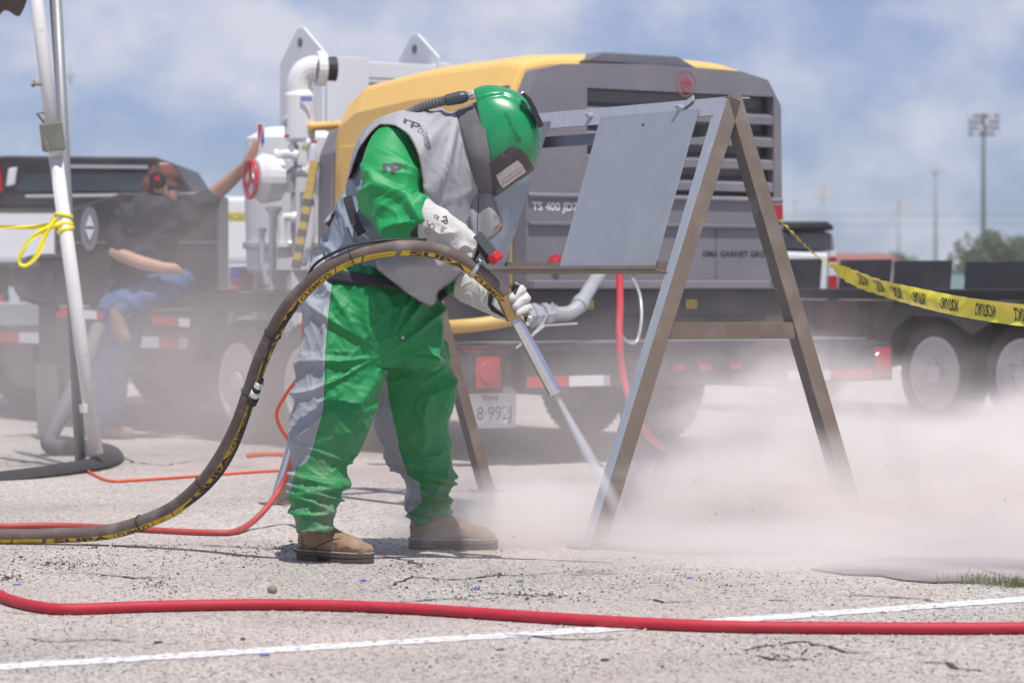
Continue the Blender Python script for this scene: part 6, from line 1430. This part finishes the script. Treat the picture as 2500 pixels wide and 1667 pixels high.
cloud((2.45, 12.5, .18), (1.15, 1.3, .62), 5.5, 'dust billowing off to the right edge', seed=2.6, nscale=1.9, floor=.4)
cloud((1.35, 13.9, .38), (.9, .8, .62), 4.0, 'puff of dust rising behind the stand', seed=3.1, nscale=2.4, floor=.2)
cloud((.25, 11.6, .0), (1.15, .8, .46), 7.0, 'low dust spreading round the far boot of the worker', seed=4.4, nscale=2.4, floor=.3)
cloud((.95, 11.8, .12), (.8, .8, .5), 7.0, 'dust kicked up where the jet hits the ground', seed=8.2, nscale=2.2, floor=.35)
cloud((-1.9, 17.2, .5), (3.3, 2.6, 1.75), .42, 'thin dust drifting over the trailer at the left', seed=5.7, nscale=1.2, floor=.5)
cloud((1.2, 15.0, .25), (2.6, 1.4, 1.1), .7, 'thin dust behind the stand', seed=6.9, nscale=1.6, floor=.4)
cloud((3.0, 18.0, .1), (2.2, 1.6, .8), .7, 'dust blown round the wheels of the right trailer', seed=7.5, nscale=1.6, floor=.3)
# abrasive jet leaving the nozzle: thins out with the distance it has flown
jt = (nb_ - na).normalized(); jo = nb_ + jt * .002
mb = MB(); mb.lathe((0, 0, 0), (0, 0, 1), [(0, .012), (.1, .015), (.25, .023), (.42, .034), (.62, .050)], 20)
jm = vol_mat('jet_dust', (0.93, 0.94, 0.99), 1.0, 'even'); t = jm.node_tree; co = N(t, 'ShaderNodeTexCoord'); sx = N(t, 'ShaderNodeSeparateXYZ'); t.links.new(co.outputs['Object'], sx.inputs[0])
mr = N(t, 'ShaderNodeMapRange', interpolation_type='SMOOTHSTEP'); mr.inputs[1].default_value = .62; mr.inputs[2].default_value = 0; mr.inputs[3].default_value = 0; mr.inputs[4].default_value = 70; t.links.new(sx.outputs['Z'], mr.inputs[0]); cx_ = N(t, 'ShaderNodeCombineXYZ'); t.links.new(sx.outputs['X'], cx_.inputs[0]); t.links.new(sx.outputs['Y'], cx_.inputs[1]); ln_ = N(t, 'ShaderNodeVectorMath', operation='LENGTH'); t.links.new(cx_.outputs[0], ln_.inputs[0])
rz_ = N(t, 'ShaderNodeMath', operation='MULTIPLY_ADD'); rz_.inputs[1].default_value = .062; rz_.inputs[2].default_value = .012; t.links.new(sx.outputs['Z'], rz_.inputs[0]); dv_ = N(t, 'ShaderNodeMath', operation='DIVIDE'); t.links.new(ln_.outputs['Value'], dv_.inputs[0]); t.links.new(rz_.outputs[0], dv_.inputs[1])
rf_ = N(t, 'ShaderNodeMapRange', interpolation_type='SMOOTHSTEP'); rf_.inputs[1].default_value = 1.0; rf_.inputs[2].default_value = .1; t.links.new(dv_.outputs[0], rf_.inputs[0]); ml_ = N(t, 'ShaderNodeMath', operation='MULTIPLY'); t.links.new(mr.outputs[0], ml_.inputs[0]); t.links.new(rf_.outputs[0], ml_.inputs[1])
t.links.new(ml_.outputs[0], [n for n in t.nodes if n.type == 'PRINCIPLED_VOLUME'][0].inputs['Density'])
jo_ = mb.build('abrasive_jet', jm, kind='stuff'); jo_.location = jo; jo_.rotation_euler = jt.to_track_quat('Z', 'Y').to_euler()

# grit thrown up out of the dust
rngg = random.Random(11); mb = MB()
for i in range(70):
    c = Vector((rngg.gauss(1.1, .6), rngg.gauss(11.5, .35), abs(rngg.gauss(.18, .22)) + .01)); s_ = rngg.uniform(.0015, .0038); mb.lathe(c, (rngg.random(), rngg.random(), 1), [(-s_, s_ * .3), (0, s_), (s_, s_ * .4)], 5)
mb.build('flying_grit', mg2, kind='stuff')
